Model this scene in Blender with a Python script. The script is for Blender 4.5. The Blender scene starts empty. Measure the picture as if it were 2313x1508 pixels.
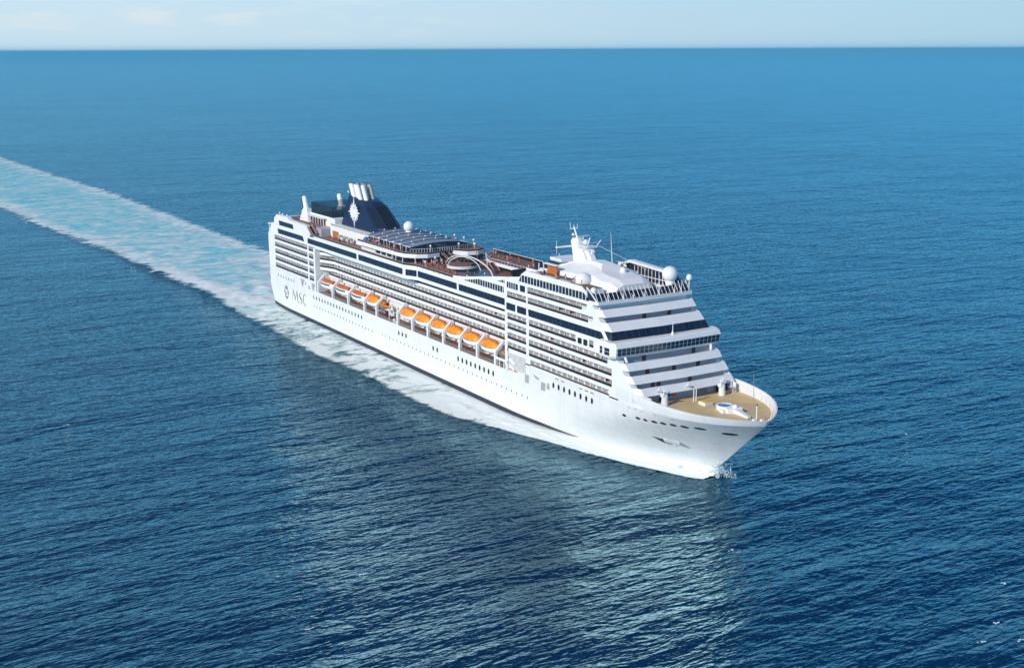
import bpy, bmesh, math, random
import numpy as np
from mathutils import Vector, Matrix
random.seed(7); R=math.radians
S=bpy.context.scene
# ---------------------------------------------------------------- camera, world, sun, exposure
cam=bpy.data.cameras.new('camera'); co=bpy.data.objects.new('camera',cam); S.collection.objects.link(co)
cam.lens=44.31; cam.sensor_width=36; cam.clip_start=1; cam.clip_end=200000
YAW,PITCH,ROLL=R(148.931),R(12.686),R(-.198)
fw=Vector((math.cos(YAW)*math.cos(PITCH),math.sin(YAW)*math.cos(PITCH),-math.sin(PITCH)))
rt=Vector((math.sin(YAW),-math.cos(YAW),0)); up=rt.cross(fw)
rt2=math.cos(ROLL)*rt+math.sin(ROLL)*up; up2=-math.sin(ROLL)*rt+math.cos(ROLL)*up
co.matrix_world=Matrix(((rt2.x,up2.x,-fw.x,360.77),(rt2.y,up2.y,-fw.y,-201.54),(rt2.z,up2.z,-fw.z,105.67),(0,0,0,1)))
S.camera=co
SUN_EL=R(29); SUN_AZ=math.atan2(-1,0.26)            # direction towards the sun, ship frame
ts=Vector((math.cos(SUN_AZ)*math.cos(SUN_EL),math.sin(SUN_AZ)*math.cos(SUN_EL),math.sin(SUN_EL)))
W=bpy.data.worlds.new('World'); S.world=W; W.use_nodes=True; wn=W.node_tree.nodes; wl=W.node_tree.links; wn.clear()
def nd(t,typ,**k):
    n=t.nodes.new(typ)
    for a,b in k.items(): setattr(n,a,b)
    return n
T=W.node_tree
out=nd(T,'ShaderNodeOutputWorld'); bg=nd(T,'ShaderNodeBackground'); bg.inputs[1].default_value=.105
sky=nd(T,'ShaderNodeTexSky',sky_type='NISHITA'); sky.sun_disc=False; sky.sun_elevation=SUN_EL
sky.sun_rotation=math.atan2(ts.x,ts.y); sky.altitude=0; sky.air_density=1.0; sky.dust_density=.6; sky.ozone_density=3.0
tint=nd(T,'ShaderNodeMix',data_type='RGBA',blend_type='MULTIPLY'); tint.inputs[0].default_value=1; tint.inputs[7].default_value=(.16,.34,.66,1)
wl.new(sky.outputs[0],tint.inputs[6])
geo=nd(T,'ShaderNodeNewGeometry'); mp=nd(T,'ShaderNodeMapping'); mp.inputs[3].default_value=(5,5,24); wl.new(geo.outputs['Incoming'],mp.inputs[0])
cn=nd(T,'ShaderNodeTexNoise'); cn.inputs['Scale'].default_value=3.2; cn.inputs['Detail'].default_value=6; cn.inputs['Roughness'].default_value=.6; wl.new(mp.outputs[0],cn.inputs[0])
cr=nd(T,'ShaderNodeMapRange'); cr.inputs[1].default_value=.47; cr.inputs[2].default_value=.66; wl.new(cn.outputs[0],cr.inputs[0])
sx=nd(T,'ShaderNodeSeparateXYZ'); wl.new(geo.outputs['Incoming'],sx.inputs[0])
el=nd(T,'ShaderNodeMapRange'); el.inputs[1].default_value=-.006; el.inputs[2].default_value=-.016; wl.new(sx.outputs[2],el.inputs[0])
# clouds only towards the left half of the view: Incoming points back at the viewer
dp=nd(T,'ShaderNodeVectorMath',operation='DOT_PRODUCT'); dp.inputs[1].default_value=(rt.x,rt.y,0); wl.new(geo.outputs['Incoming'],dp.inputs[0])
az=nd(T,'ShaderNodeMapRange'); az.inputs[1].default_value=-.02; az.inputs[2].default_value=.26; wl.new(dp.outputs['Value'],az.inputs[0])
m1=nd(T,'ShaderNodeMath',operation='MULTIPLY'); wl.new(cr.outputs[0],m1.inputs[0]); wl.new(el.outputs[0],m1.inputs[1])
m2=nd(T,'ShaderNodeMath',operation='MULTIPLY'); wl.new(m1.outputs[0],m2.inputs[0]); wl.new(az.outputs[0],m2.inputs[1])
m3=nd(T,'ShaderNodeMath',operation='MULTIPLY'); wl.new(m2.outputs[0],m3.inputs[0]); m3.inputs[1].default_value=.9
low=nd(T,'ShaderNodeMix',data_type='RGBA'); lf=nd(T,'ShaderNodeMapRange',interpolation_type='SMOOTHSTEP'); lf.inputs[1].default_value=-.20; lf.inputs[2].default_value=-.015; lf.inputs[3].default_value=0; lf.inputs[4].default_value=1; wl.new(sx.outputs[2],lf.inputs[0])
lc=nd(T,'ShaderNodeMix',data_type='RGBA'); lr=nd(T,'ShaderNodeMapRange'); lr.inputs[1].default_value=-.45; lr.inputs[2].default_value=.3; wl.new(dp.outputs['Value'],lr.inputs[0]); wl.new(lr.outputs[0],lc.inputs[0]); lc.inputs[6].default_value=(4.1,6.3,7.7,1); lc.inputs[7].default_value=(5.9,7.5,8.5,1)
mid=nd(T,'ShaderNodeMix',data_type='RGBA'); mf=nd(T,'ShaderNodeMapRange',interpolation_type='SMOOTHSTEP'); mf.inputs[1].default_value=-.50; mf.inputs[2].default_value=-.10; wl.new(sx.outputs[2],mf.inputs[0])
wl.new(mf.outputs[0],mid.inputs[0]); wl.new(tint.outputs[2],mid.inputs[6]); mid.inputs[7].default_value=(.6,6.9,14.2,1)
wl.new(lf.outputs[0],low.inputs[0]); wl.new(mid.outputs[2],low.inputs[6]); wl.new(lc.outputs[2],low.inputs[7])
cl=nd(T,'ShaderNodeMix',data_type='RGBA'); wl.new(m3.outputs[0],cl.inputs[0]); wl.new(low.outputs[2],cl.inputs[6]); cl.inputs[7].default_value=(7.0,7.9,8.3,1)
wl.new(cl.outputs[2],bg.inputs[0]); wl.new(bg.outputs[0],out.inputs[0])
sl=bpy.data.lights.new('sun','SUN'); sl.energy=3.9; sl.angle=R(.5); sl.color=(1,.93,.84)
so=bpy.data.objects.new('sun',sl); S.collection.objects.link(so); so.rotation_euler=ts.to_track_quat('Z','Y').to_euler(); so.location=(0,0,300)
S.view_settings.view_transform='Standard'; S.view_settings.look='None'; S.view_settings.exposure=0.0; S.view_settings.gamma=1
# ---------------------------------------------------------------- materials
def mat(name,col,rough=.5,spec=.5,metal=0,noise=0,nscale=1.0,col2=None,stretch=(1,1,1)):
    m=bpy.data.materials.new(name); m.use_nodes=True; t=m.node_tree; b=t.nodes['Principled BSDF']
    b.inputs['Roughness'].default_value=rough; b.inputs['Metallic'].default_value=metal; b.inputs['Specular IOR Level'].default_value=spec
    if noise or col2:
        tc=nd(t,'ShaderNodeTexCoord'); mp=nd(t,'ShaderNodeMapping'); mp.inputs[3].default_value=stretch; t.links.new(tc.outputs['Object'],mp.inputs[0])
        n=nd(t,'ShaderNodeTexNoise'); n.inputs['Scale'].default_value=nscale; n.inputs['Detail'].default_value=5; t.links.new(mp.outputs[0],n.inputs[0])
        r=nd(t,'ShaderNodeMapRange'); r.inputs[1].default_value=.3; r.inputs[2].default_value=.7; t.links.new(n.outputs[0],r.inputs[0])
        mx=nd(t,'ShaderNodeMix',data_type='RGBA'); t.links.new(r.outputs[0],mx.inputs[0])
        c2=col2 or tuple(c*(1-noise) for c in col)
        mx.inputs[6].default_value=(*col,1); mx.inputs[7].default_value=(*c2,1); t.links.new(mx.outputs[2],b.inputs['Base Color'])
    else: b.inputs['Base Color'].default_value=(*col,1)
    return m
M={}
M['white']=mat('white_paint',(.80,.80,.80),.38,.4,noise=.06,nscale=.35,stretch=(1,1,.25))
M['hull']=mat('hull_paint',(.78,.775,.77),.33,.45,noise=.07,nscale=.25,stretch=(1,1,.12))
def plating(m):
    t=m.node_tree; b=t.nodes['Principled BSDF']; src=b.inputs['Base Color'].links[0].from_socket
    g=nd(t,'ShaderNodeTexCoord'); sp=nd(t,'ShaderNodeSeparateXYZ'); cb=nd(t,'ShaderNodeCombineXYZ'); t.links.new(g.outputs['Object'],sp.inputs[0]); t.links.new(sp.outputs[0],cb.inputs[0]); t.links.new(sp.outputs[2],cb.inputs[1])
    k=nd(t,'ShaderNodeTexBrick'); k.inputs['Scale'].default_value=1; k.inputs['Brick Width'].default_value=11; k.inputs['Row Height'].default_value=2.7; k.inputs['Mortar Size'].default_value=.10; k.inputs['Mortar Smooth'].default_value=.3
    k.inputs['Color1'].default_value=(1,1,1,1); k.inputs['Color2'].default_value=(.98,.98,.985,1); k.inputs['Mortar'].default_value=(.91,.91,.92,1); t.links.new(cb.outputs[0],k.inputs[0])
    n=nd(t,'ShaderNodeTexNoise'); mp=nd(t,'ShaderNodeMapping'); mp.inputs[3].default_value=(1.1,1.1,.05); t.links.new(g.outputs['Object'],mp.inputs[0]); t.links.new(mp.outputs[0],n.inputs[0]); n.inputs['Scale'].default_value=1; n.inputs['Detail'].default_value=4
    r=nd(t,'ShaderNodeMapRange'); r.inputs[1].default_value=.52; r.inputs[2].default_value=.75; r.inputs[3].default_value=1; r.inputs[4].default_value=.92; t.links.new(n.outputs[0],r.inputs[0])
    a=nd(t,'ShaderNodeMix',data_type='RGBA',blend_type='MULTIPLY'); a.inputs[0].default_value=1; t.links.new(src,a.inputs[6]); t.links.new(k.outputs[0],a.inputs[7])
    c=nd(t,'ShaderNodeMix',data_type='RGBA',blend_type='MULTIPLY'); c.inputs[0].default_value=1; t.links.new(a.outputs[2],c.inputs[6]); t.links.new(r.outputs[0],c.inputs[7]); t.links.new(c.outputs[2],b.inputs['Base Color'])
plating(M['hull'])
M['lilac']=mat('shade_greyed_white',(.40,.39,.44),.5,.3,noise=.1,nscale=.6)  # white walls greyed to lilac, shade under the slabs put into the colour
M['navy']=mat('navy_paint',(.006,.015,.060),.4,.3,noise=.25,nscale=.5)
M['boot']=mat('boot_paint',(.012,.012,.028),.4,.5)
M['glass']=mat('dark_tinted_glass',(.006,.009,.026),.08,.6,col2=(.010,.014,.034),nscale=.2)
def panes(m,step=2.1):
    t=m.node_tree; b=t.nodes['Principled BSDF']; src=b.inputs['Base Color'].links[0].from_socket; g=nd(t,'ShaderNodeTexCoord'); sp=nd(t,'ShaderNodeSeparateXYZ'); t.links.new(g.outputs['Object'],sp.inputs[0])
    def mt(op,a,c):
        n=nd(t,'ShaderNodeMath',operation=op)
        for i,v in enumerate((a,c)):
            if isinstance(v,(int,float)): n.inputs[i].default_value=v
            else: t.links.new(v,n.inputs[i])
        return n.outputs[0]
    # joints along the ship on the side panes, across it on the front panes
    nn=nd(t,'ShaderNodeNewGeometry'); sn=nd(t,'ShaderNodeSeparateXYZ'); t.links.new(nn.outputs['Normal'],sn.inputs[0])
    side=mt('GREATER_THAN',mt('ABSOLUTE',sn.outputs[1],0),.5)
    u=mt('ADD',mt('MULTIPLY',sp.outputs[0],side),mt('MULTIPLY',sp.outputs[1],mt('SUBTRACT',1.0,side)))
    ln=mt('LESS_THAN',mt('PINGPONG',mt('ADD',u,400.0),step/2),.07)
    wn2=nd(t,'ShaderNodeTexWhiteNoise',noise_dimensions='1D'); t.links.new(mt('FLOOR',mt('DIVIDE',u,step),0),wn2.inputs['W'])
    a=nd(t,'ShaderNodeMix',data_type='RGBA'); t.links.new(mt('MULTIPLY',wn2.outputs[0],.55),a.inputs[0]); t.links.new(src,a.inputs[6]); a.inputs[7].default_value=(.022,.028,.050,1)
    c=nd(t,'ShaderNodeMix',data_type='RGBA'); t.links.new(ln,c.inputs[0]); t.links.new(a.outputs[2],c.inputs[6]); c.inputs[7].default_value=(.05,.06,.09,1); t.links.new(c.outputs[2],b.inputs['Base Color'])
panes(M['glass'])
M['dglass']=mat('balustrade_glass',(.020,.014,.012),.12,.5)
M['grey']=mat('curtained_window',(.36,.33,.32),.25,.5,col2=(.25,.23,.23),nscale=.9)
M['teak']=mat('teak_deck',(.25,.125,.080),.6,.3,noise=.35,nscale=1.2,stretch=(.3,3,1))
M['fore']=mat('foredeck_paint',(.66,.50,.25),.6,.3,col2=(.56,.40,.20),nscale=.25)
M['prom']=mat('promenade_deck',(.22,.085,.028),.6,.3,noise=.2,nscale=1)
M['brown']=mat('dark_brown_rail',(.030,.012,.012),.3,.5)
M['rail']=mat('varnished_rail',(.42,.28,.22),.5,.4)
M['door']=mat('brown_door',(.085,.018,.012),.4,.4)
M['black']=mat('black_opening_and_shade',(.006,.006,.007),.6,.2)  # real openings, also panels whose black paints in shade
M['orange']=mat('orange_canopy',(.92,.36,.006),.42,.4,col2=(.70,.17,.004),nscale=.7)
M['dorange']=mat('deep_orange_cover',(.72,.15,.006),.5,.4,noise=.3,nscale=1.5)
M['steel']=mat('grey_steel',(.40,.38,.37),.45,.5,noise=.2,nscale=1)
M['roof']=mat('glass_roof',(.24,.265,.33),.45,.5,col2=(.19,.215,.28),nscale=.15)
M['rib']=mat('roof_rib',(.05,.06,.09),.4,.5)
M['court']=mat('green_court',(.02,.10,.085),.7,.2)
M['net']=mat('black_netting',(.012,.012,.02),.7,.2)
M['mesh']=mat('open_mesh_net',(.02,.02,.035),.8,.1); M['mesh'].node_tree.nodes['Principled BSDF'].inputs['Alpha'].default_value=.5
M['lightgrey']=mat('light_grey_paint',(.62,.60,.58),.5,.3,noise=.25,nscale=.8)
M['pool']=mat('pool_water',(.005,.12,.34),.05,.8)
M['teal']=mat('shade_darkened_pool_floor',(.012,.05,.07),.3,.5)  # teal floor darkened, the shadow over the pool is in its colour
M['yellow']=mat('yellow_hatch',(.75,.45,.04),.5,.4)
M['blue']=mat('blue_plastic',(.01,.12,.38),.4,.5)
M['wood']=mat('orange_wood_panel',(.55,.17,.02),.5,.4,noise=.3,nscale=.5)
M['skin']=mat('skin',(.50,.27,.18),.6,.3); M['hair']=mat('dark_hair',(.03,.018,.012),.7,.2)
for n,c in dict(c_red=(.5,.05,.03),c_white=(.75,.75,.75),c_dark=(.02,.02,.04),c_orange=(.8,.22,.03),c_blue=(.05,.13,.4),c_tan=(.45,.28,.18)).items(): M[n]=mat(n[2:]+'_cloth',c,.8,.1)
M['lounger']=mat('lounger_fabric',(.30,.12,.08),.8,.1)
# ---------------------------------------------------------------- mesh builder
COL=S.collection
class MB:
    def __init__(s): s.v=[]; s.f=[]; s.m=[]
    def add(s,vs,fs,mi=0):
        o=len(s.v); s.v+= [tuple(map(float,v)) for v in vs]; s.f+=[tuple(i+o for i in f) for f in fs]; s.m+=[mi]*len(fs)
    def box(s,x0,x1,y0,y1,z0,z1,mi=0):
        s.add([(x0,y0,z0),(x1,y0,z0),(x1,y1,z0),(x0,y1,z0),(x0,y0,z1),(x1,y0,z1),(x1,y1,z1),(x0,y1,z1)],[(0,3,2,1),(4,5,6,7),(0,1,5,4),(1,2,6,5),(2,3,7,6),(3,0,4,7)],mi)
    def loft(s,rings,cap=True,mi=0,closed=True):
        n=len(rings[0]); vs=[p for r in rings for p in r]; fs=[]
        for k in range(len(rings)-1):
            for i in range(n if closed else n-1):
                j=(i+1)%n; fs.append((k*n+i,k*n+j,(k+1)*n+j,(k+1)*n+i))
        if cap: fs.append(tuple(range(n-1,-1,-1))); fs.append(tuple((len(rings)-1)*n+i for i in range(n)))
        s.add(vs,fs,mi)
    def prism(s,poly,z0,z1,mi=0): s.loft([[(x,y,z0) for x,y in poly],[(x,y,z1) for x,y in poly]],mi=mi)
    def side(s,poly,y0,y1,mi=0): s.loft([[(x,y0,z) for x,z in poly],[(x,y1,z) for x,z in poly]],mi=mi)
    def front(s,poly,x0,x1,mi=0): s.loft([[(x0,y,z) for y,z in poly],[(x1,y,z) for y,z in poly]],mi=mi)
    def tube(s,a,b,r,n=8,r2=None,mi=0):
        a=Vector(a); b=Vector(b); d=(b-a).normalized(); u=d.orthogonal().normalized(); w=d.cross(u); r2=r if r2 is None else r2
        s.loft([[tuple(a+(u*math.cos(t)+w*math.sin(t))*r) for t in [2*math.pi*i/n for i in range(n)]],[tuple(b+(u*math.cos(t)+w*math.sin(t))*r2) for t in [2*math.pi*i/n for i in range(n)]]],mi=mi)
    def path(s,pts,r,n=6,mi=0):
        for a,b in zip(pts[:-1],pts[1:]): s.tube(a,b,r,n,mi=mi)
    def lathe(s,c,prof,n=16,mi=0):
        s.loft([[(c[0]+r*math.cos(2*math.pi*i/n),c[1]+r*math.sin(2*math.pi*i/n),c[2]+z) for i in range(n)] for r,z in prof],mi=mi)
    def ball(s,c,r,n=14,sz=1,mi=0): s.lathe(c,[(max(r*math.sin(math.pi*k/(n//2+2)),.02*r),-r*sz*math.cos(math.pi*k/(n//2+2))) for k in range(n//2+3)],n,mi)
    def build(s,name,mats,parent=None,smooth=False,fix=True):
        me=bpy.data.meshes.new(name); me.from_pydata(s.v,[],s.f)
        if not isinstance(mats,(list,tuple)): mats=[mats]
        for m in mats: me.materials.append(M[m] if isinstance(m,str) else m)
        me.polygons.foreach_set('material_index',s.m)
        if fix:
            b=bmesh.new(); b.from_mesh(me); bmesh.ops.recalc_face_normals(b,faces=b.faces); b.to_mesh(me); b.free()
        if smooth: me.polygons.foreach_set('use_smooth',[True]*len(me.polygons))
        o=bpy.data.objects.new(name,me); COL.objects.link(o)
        if parent: o.parent=parent
        return o
def tag(o,label=None,cat=None,group=None,kind=None):
    for k,v in (('label',label),('category',cat),('group',group),('kind',kind)):
        if v: o[k]=v
    return o
def empty(name,loc,rz=0):
    o=bpy.data.objects.new(name,None); COL.objects.link(o); o.location=loc; o.rotation_euler[2]=rz; return o
def copy_tree(o,parent=None):
    c=o.copy(); COL.objects.link(c); c.parent=parent
    for ch in list(o.children): copy_tree(ch,c)
    return c
# ---------------------------------------------------------------- sea
def water(name,foam=False):
    m=bpy.data.materials.new(name); m.use_nodes=True; t=m.node_tree; L=t.links.new; b=t.nodes['Principled BSDF']
    g=nd(t,'ShaderNodeNewGeometry')
    def noise(scale,stretch,rot,detail=3,rough=.55,dist=0):
        mp=nd(t,'ShaderNodeMapping'); mp.inputs[2].default_value=(0,0,rot); mp.inputs[3].default_value=stretch
        L(g.outputs['Position'],mp.inputs[0]); n=nd(t,'ShaderNodeTexNoise'); n.inputs['Scale'].default_value=scale; n.inputs['Detail'].default_value=detail
        n.inputs['Roughness'].default_value=rough; n.inputs['Distortion'].default_value=dist; L(mp.outputs[0],n.inputs[0]); return n.outputs[0]
    def math_(op,a,bv):
        n=nd(t,'ShaderNodeMath',operation=op)
        for i,v in enumerate((a,bv)):
            if isinstance(v,(int,float)): n.inputs[i].default_value=v
            else: L(v,n.inputs[i])
        return n.outputs[0]
    a=noise(.36,(1,.26,1),R(-6),3,.6,.5); bb=noise(.12,(1,.34,1),R(9),3,.5,.4); c=noise(.95,(1,.5,1),R(-24),2,.5,.3); e=noise(.24,(1,.42,1),R(-16),2,.5,.6); a=math_('ADD',math_('MULTIPLY',a,.62),math_('MULTIPLY',math_('SUBTRACT',1.0,math_('ABSOLUTE',math_('MULTIPLY',math_('SUBTRACT',e,.5),4.0),0)),.20)); d=noise(.022,(1,.5,1),R(-14),2,.5)
    h=math_('ADD',math_('ADD',math_('MULTIPLY',math_('MULTIPLY',a,1.75),math_('ADD',.45,math_('MULTIPLY',noise(.0045,(1,.7,1),R(20),3,.5),1.1))),math_('MULTIPLY',bb,2.4)),math_('ADD',math_('MULTIPLY',c,.42),math_('MULTIPLY',d,7.0)))
    bp=nd(t,'ShaderNodeBump'); bp.inputs['Strength'].default_value=1; bp.inputs['Distance'].default_value=WAVE; L(h,bp.inputs['Height'])
    o=t.nodes['Material Output']; df=nd(t,'ShaderNodeBsdfDiffuse'); gl=nd(t,'ShaderNodeBsdfGlossy'); gl.inputs['Color'].default_value=(.56,.92,1,1); gl.inputs['Roughness'].default_value=.05
    fr=nd(t,'ShaderNodeFresnel'); fr.inputs[0].default_value=1.34; ms=nd(t,'ShaderNodeMixShader'); f2=nd(t,'ShaderNodeFresnel'); f2.inputs[0].default_value=1.38; L(math_('MINIMUM',math_('ADD',math_('MULTIPLY',fr.outputs[0],.72),math_('MULTIPLY',f2.outputs[0],.74)),.97),ms.inputs[0]); L(df.outputs[0],ms.inputs[1]); L(gl.outputs[0],ms.inputs[2]); L(ms.outputs[0],o.inputs[0])
    for q in (df,gl,fr): L(bp.outputs[0],q.inputs['Normal'])
    pa=noise(.006,(1,.6,1),0,3,.5); mx=nd(t,'ShaderNodeMix',data_type='RGBA'); mr=nd(t,'ShaderNodeMapRange'); mr.inputs[1].default_value=.35; mr.inputs[2].default_value=.65
    L(pa,mr.inputs[0]); L(mr.outputs[0],mx.inputs[0]); mx.inputs[6].default_value=(.0003,.012,.046,1); mx.inputs[7].default_value=(.0005,.019,.068,1); L(mx.outputs[2],df.inputs['Color']); t.nodes.remove(b)
    return m
WAVE=1.28
M['water']=water('sea_water')
mb=MB(); E=75000; mb.add([(-E,-E,0),(E,-E,0),(E,E,0),(-E,E,0)],[(0,1,2,3)])
tag(mb.build('sea','water',fix=False),kind='structure')
# ---------------------------------------------------------------- ship: hull shape
def hw(X,z):
    zz=min(max(z,0),17.6); xs=124.4+1.12*zz; f=zz/17.6
    L=80+(36-80)*f**.8; p=1.8+1.4*f; q=1-.15*f
    t=min(max((xs-X)/L,0),1); w=16.1*(1-(1-t)**p)**q
    if X<-120 and z<9: w*=1-.10*((-120-X)/26)**2*(1-z/9)      # slight run aft
    return w
ship=empty('cruise_ship',(0,0,0)); tag(ship,'large white cruise ship with a navy funnel and orange topped lifeboats, steaming through the sea','cruise ship')
def stern_x(z): return -146.2-.3*z/17.6
def hull_patch(mb,zs,x_aft,x_fwd,side,n=70):
    rows=[]
    for z in zs:
        xs=124.4+1.12*min(max(z,0),17.6)
        xa=stern_x(z) if x_aft is None else x_aft; xf=xs if x_fwd is None else x_fwd
        r=[]
        for i in range(n+1):
            u=i/n
            if x_fwd is None: u=1-(1-u)**1.9 if x_aft is None or x_aft<0 else 1-(1-u)**1.6
            X=xa+(xf-xa)*u; w=0.0 if (x_fwd is None and i==n) else hw(X,z)
            r.append((X,side*w,z))
        rows.append(r)
    m=n+1; vs=[p for r in rows for p in r]
    fs=[(k*m+i,k*m+i+1,(k+1)*m+i+1,(k+1)*m+i) for k in range(len(zs)-1) for i in range(n)]
    mb.add(vs,fs)
hb=MB()
zlow=[-2,0,.9,2,4,6,8,10,11.6,13.1]; zup=[13.1,14.2,15.3,16.4,17.6]
for s in (-1,1):
    hull_patch(hb,zlow,None,None,s,110); hull_patch(hb,zup,50.6,None,s,60)
    hb.side([(-146.4,13.1),(-146.5,17.2),(-95.9,17.2),(-95.9,13.1)],s*15.3,s*16.1)
hb.loft([[(stern_x(z),-hw(-140,z)*(.9 if z<9 else 1),z),(stern_x(z),hw(-140,z)*(.9 if z<9 else 1),z)] for z in zlow+[17.2]],cap=False,closed=False)
# bulwark of the foredeck, outer skin + inner skin + rim
def ztop(X): return float(np.interp(X,[104,118,130,137,142,145],[20.9,20.5,19.9,19.5,19.2,19.0]))
def outline(off=0,n=46):
    pts=[]
    for i in range(n+1):
        u=1-(1-i/n)**1.8; X=105+(144.1-105)*u; w=hw(X,17.6) if i<n else 0.
        d=Vector((1,0)) if i==n else Vector((0.35+u*.65,.0))
        pts.append((X,w))
    return pts
base=outline()
def offs(pts,zf,grow):
    o=[]
    for k,(X,w) in enumerate(pts):
        a=pts[max(k-1,0)]; b=pts[min(k+1,len(pts)-1)]; dx,dy=b[0]-a[0],b[1]-a[1]; l=math.hypot(dx,dy) or 1
        nx,ny=-dy/l,dx/l
        if k==len(pts)-1: nx,ny=1,0
        if k==0: nx,ny=0,1
        g=grow*min(1,max(0,(X-112)/20)) if grow>0 else grow
        o.append((X+nx*abs(g)*(1 if grow>0 else -1)*(1 if ny>=0 or True else 1), max(0,w+ny*(g)) if k<len(pts)-1 else 0.0))
    return o
top_o=offs(base,0,.75); top_o=[(x,w) for x,w in top_o]
def ring(pts,zf):
    r=[(X,-w,zf(X)) for X,w in pts]; r+=[(X,w,zf(X)) for X,w in reversed(pts[:-1])]; return r
hb.loft([ring(base,lambda X:17.6),ring([((a[0]+b[0])/2,(a[1]+b[1])/2+.12*(i<len(base)-1)) for i,(a,b) in enumerate(zip(base,top_o))],lambda X:(17.6+ztop(X))/2),ring(top_o,ztop),ring(offs(top_o,0,-.35),ztop),ring(offs(base,0,-.45),lambda X:17.58)],cap=False,closed=False)
hull=hb.build('hull','hull',ship)
for p in hull.data.polygons: p.use_smooth=True
mod=hull.data; 
try:
    bm=bmesh.new(); bm.from_mesh(mod)
    bmesh.ops.remove_doubles(bm,verts=bm.verts,dist=.01)
    for e in bm.edges:
        e.smooth=not(len(e.link_faces)!=2 or e.calc_face_angle(0)>R(28))
    bmesh.ops.recalc_face_normals(bm,faces=bm.faces)
    bm.to_mesh(mod); bm.free()
except Exception as ex: print('hull smooth',ex)
# dark boot stripe at the waterline
bs=MB()
for s in (-1,1):
    pts=[(-146+ (90+146)*i/100) for i in range(101)]
    bs.loft([[(X,s*(hw(X,z*k_)+.10),z*k_) for X in pts for k_ in (min(1,.15+max(0,(90-X)/26)),)] for z in (-1,0,.5,.95,1.55)],cap=False,closed=False)
bs.build('boot_stripe','boot',hull)
# foredeck
fd=MB(); fd.add([(x,-w+.2 if w>.3 else 0,17.62) for x,w in base]+[(x,w-.2,17.62) for x,w in reversed(base[:-1]) if w>.3],[tuple(range(len(base)+len([1 for x,w in base[:-1] if w>.3])))])
fd.build('foredeck','fore',ship)
# ---------------------------------------------------------------- superstructure core
B=[17.25,20.17,23.08,26.0,28.9]; OP=1.9      # balcony tier sills, opening height
sb=MB()
A=16.1
# aft block
sb.box(-144.5,-97.6,-14.4,14.4,13.2,34.6)
for s in (-1,1):
    y0,y1=sorted((s*14.4,s*A))
    sb.side([(-146.5,17.2),(-146.9,30.2),(-139.4,30.2),(-139.4,17.2)],y0,y1)
    sb.box(-103.7,-102.3,y0,y1,17.2,30.8); sb.box(-97.6,-95.9,*sorted((s*10.2,s*A)),17.2,30.5); sb.box(-97.6,-95.9,*sorted((s*10.2,s*15.3)),13.1,17.2)
    # upper side wall of the aft block with stepped stern
    sb.side([(-146.9,30.2),(-139.4,30.2),(-139.4,30.8),(-95.9,30.8),(-95.9,34.7),(-100.4,35.7),(-104.6,38.5),(-122.2,38.8),(-124.5,39.6),(-136.3,39.5),(-139.0,37.4),(-136.6,36.3),(-142.3,35.3),(-144.0,33.5)],y0,y1)
sb.box(-141.5,-104,-15.2,15.2,34.6,37.75)
sb.box(-146.6,-144.5,-14.4,14.4,17.2,30.0); sb.box(-144.0,-141.5,-14.4,14.4,30.0,34.6)
# middle block
sb.box(-95.9,49,-10.2,10.2,13.1,30.5)
over=[(-95.85,A),(-17.6,A),(-12.1,13.8),(45,13.8),(49,A)]
ov=[(x,-w) for x,w in over]+[(x,w) for x,w in reversed(over)]
sb.prism(ov,30.5,34.62)
# forward block core
sb.box(49,104,-14.4,14.4,13.2,28.4); sb.box(49,100.2,-14.4,14.4,28.4,34.7)
def fbox(z0,z1,xm):   # solid side skin piece from X=49 (segments added below)
    pass
# side skin of the forward block: z band, openings, forward limit bottom/top
skin=[(17.25,19.15,[(63.1,102.0)],114.6,113.4),(19.15,20.17,[],112.8,111.9),(20.17,22.07,[(50.4,60.9),(62.3,103.1)],111.9,110.6),(22.07,23.08,[],110.6,110),(23.08,24.98,[(50.4,60.9),(62.3,103.0)],109,107.6),(24.98,26.0,[],107.6,107),(26.0,27.9,[(50.4,60.9),(62.3,101.4)],106.6,105.5),(27.9,28.9,[],105.5,105.2),
 (28.9,30.8,[(50.4,60.9),(62.3,86.3),(92.6,94.6)],105,104.5),(30.8,35.3,[],102.4,98.7),(35.3,37.15,[(50.2,60.8),(61.7,94.2)],99.2,97.8),(37.15,38.25,[],97.8,96.8),(38.25,40.1,[(61.5,91.3)],96.2,95.0),(40.1,41.0,[],95,94.6)]
def fx(z): return float(np.interp(z,[17.6,20.2,21.9,22.75,24.5,25.6,27.3,28.3,30.8,34.45,36.4,37.6,39.35,40.4,41.0],[118.5,115.5,113.9,112.3,110.6,109.5,108,107,104.5,101.9,99.6,98.6,96.7,95.9,95.9]))-2.05
for s in (-1,1):
    y0,y1=sorted((s*14.4,s*A))
    for z0,z1,ops,xb,xt in skin:
        x=48.95 if z0>17.2 else 50.6
        if z0<17.3: x=50.6
        for a,b in ops:
            if a>x: sb.box(x,a,y0,y1,z0,z1)
            x=b
        gp=0 if not any(abs(z0-q)<.02 for q in (20.17,)) else 0
        sb.side([(x,z0),(fx(z0)-.02,z0),(fx(z1)-.02,z1),(x,z1)],y0,y1)
sb.box(49,95,-14.4,14.4,34.7,40.2)
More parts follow.
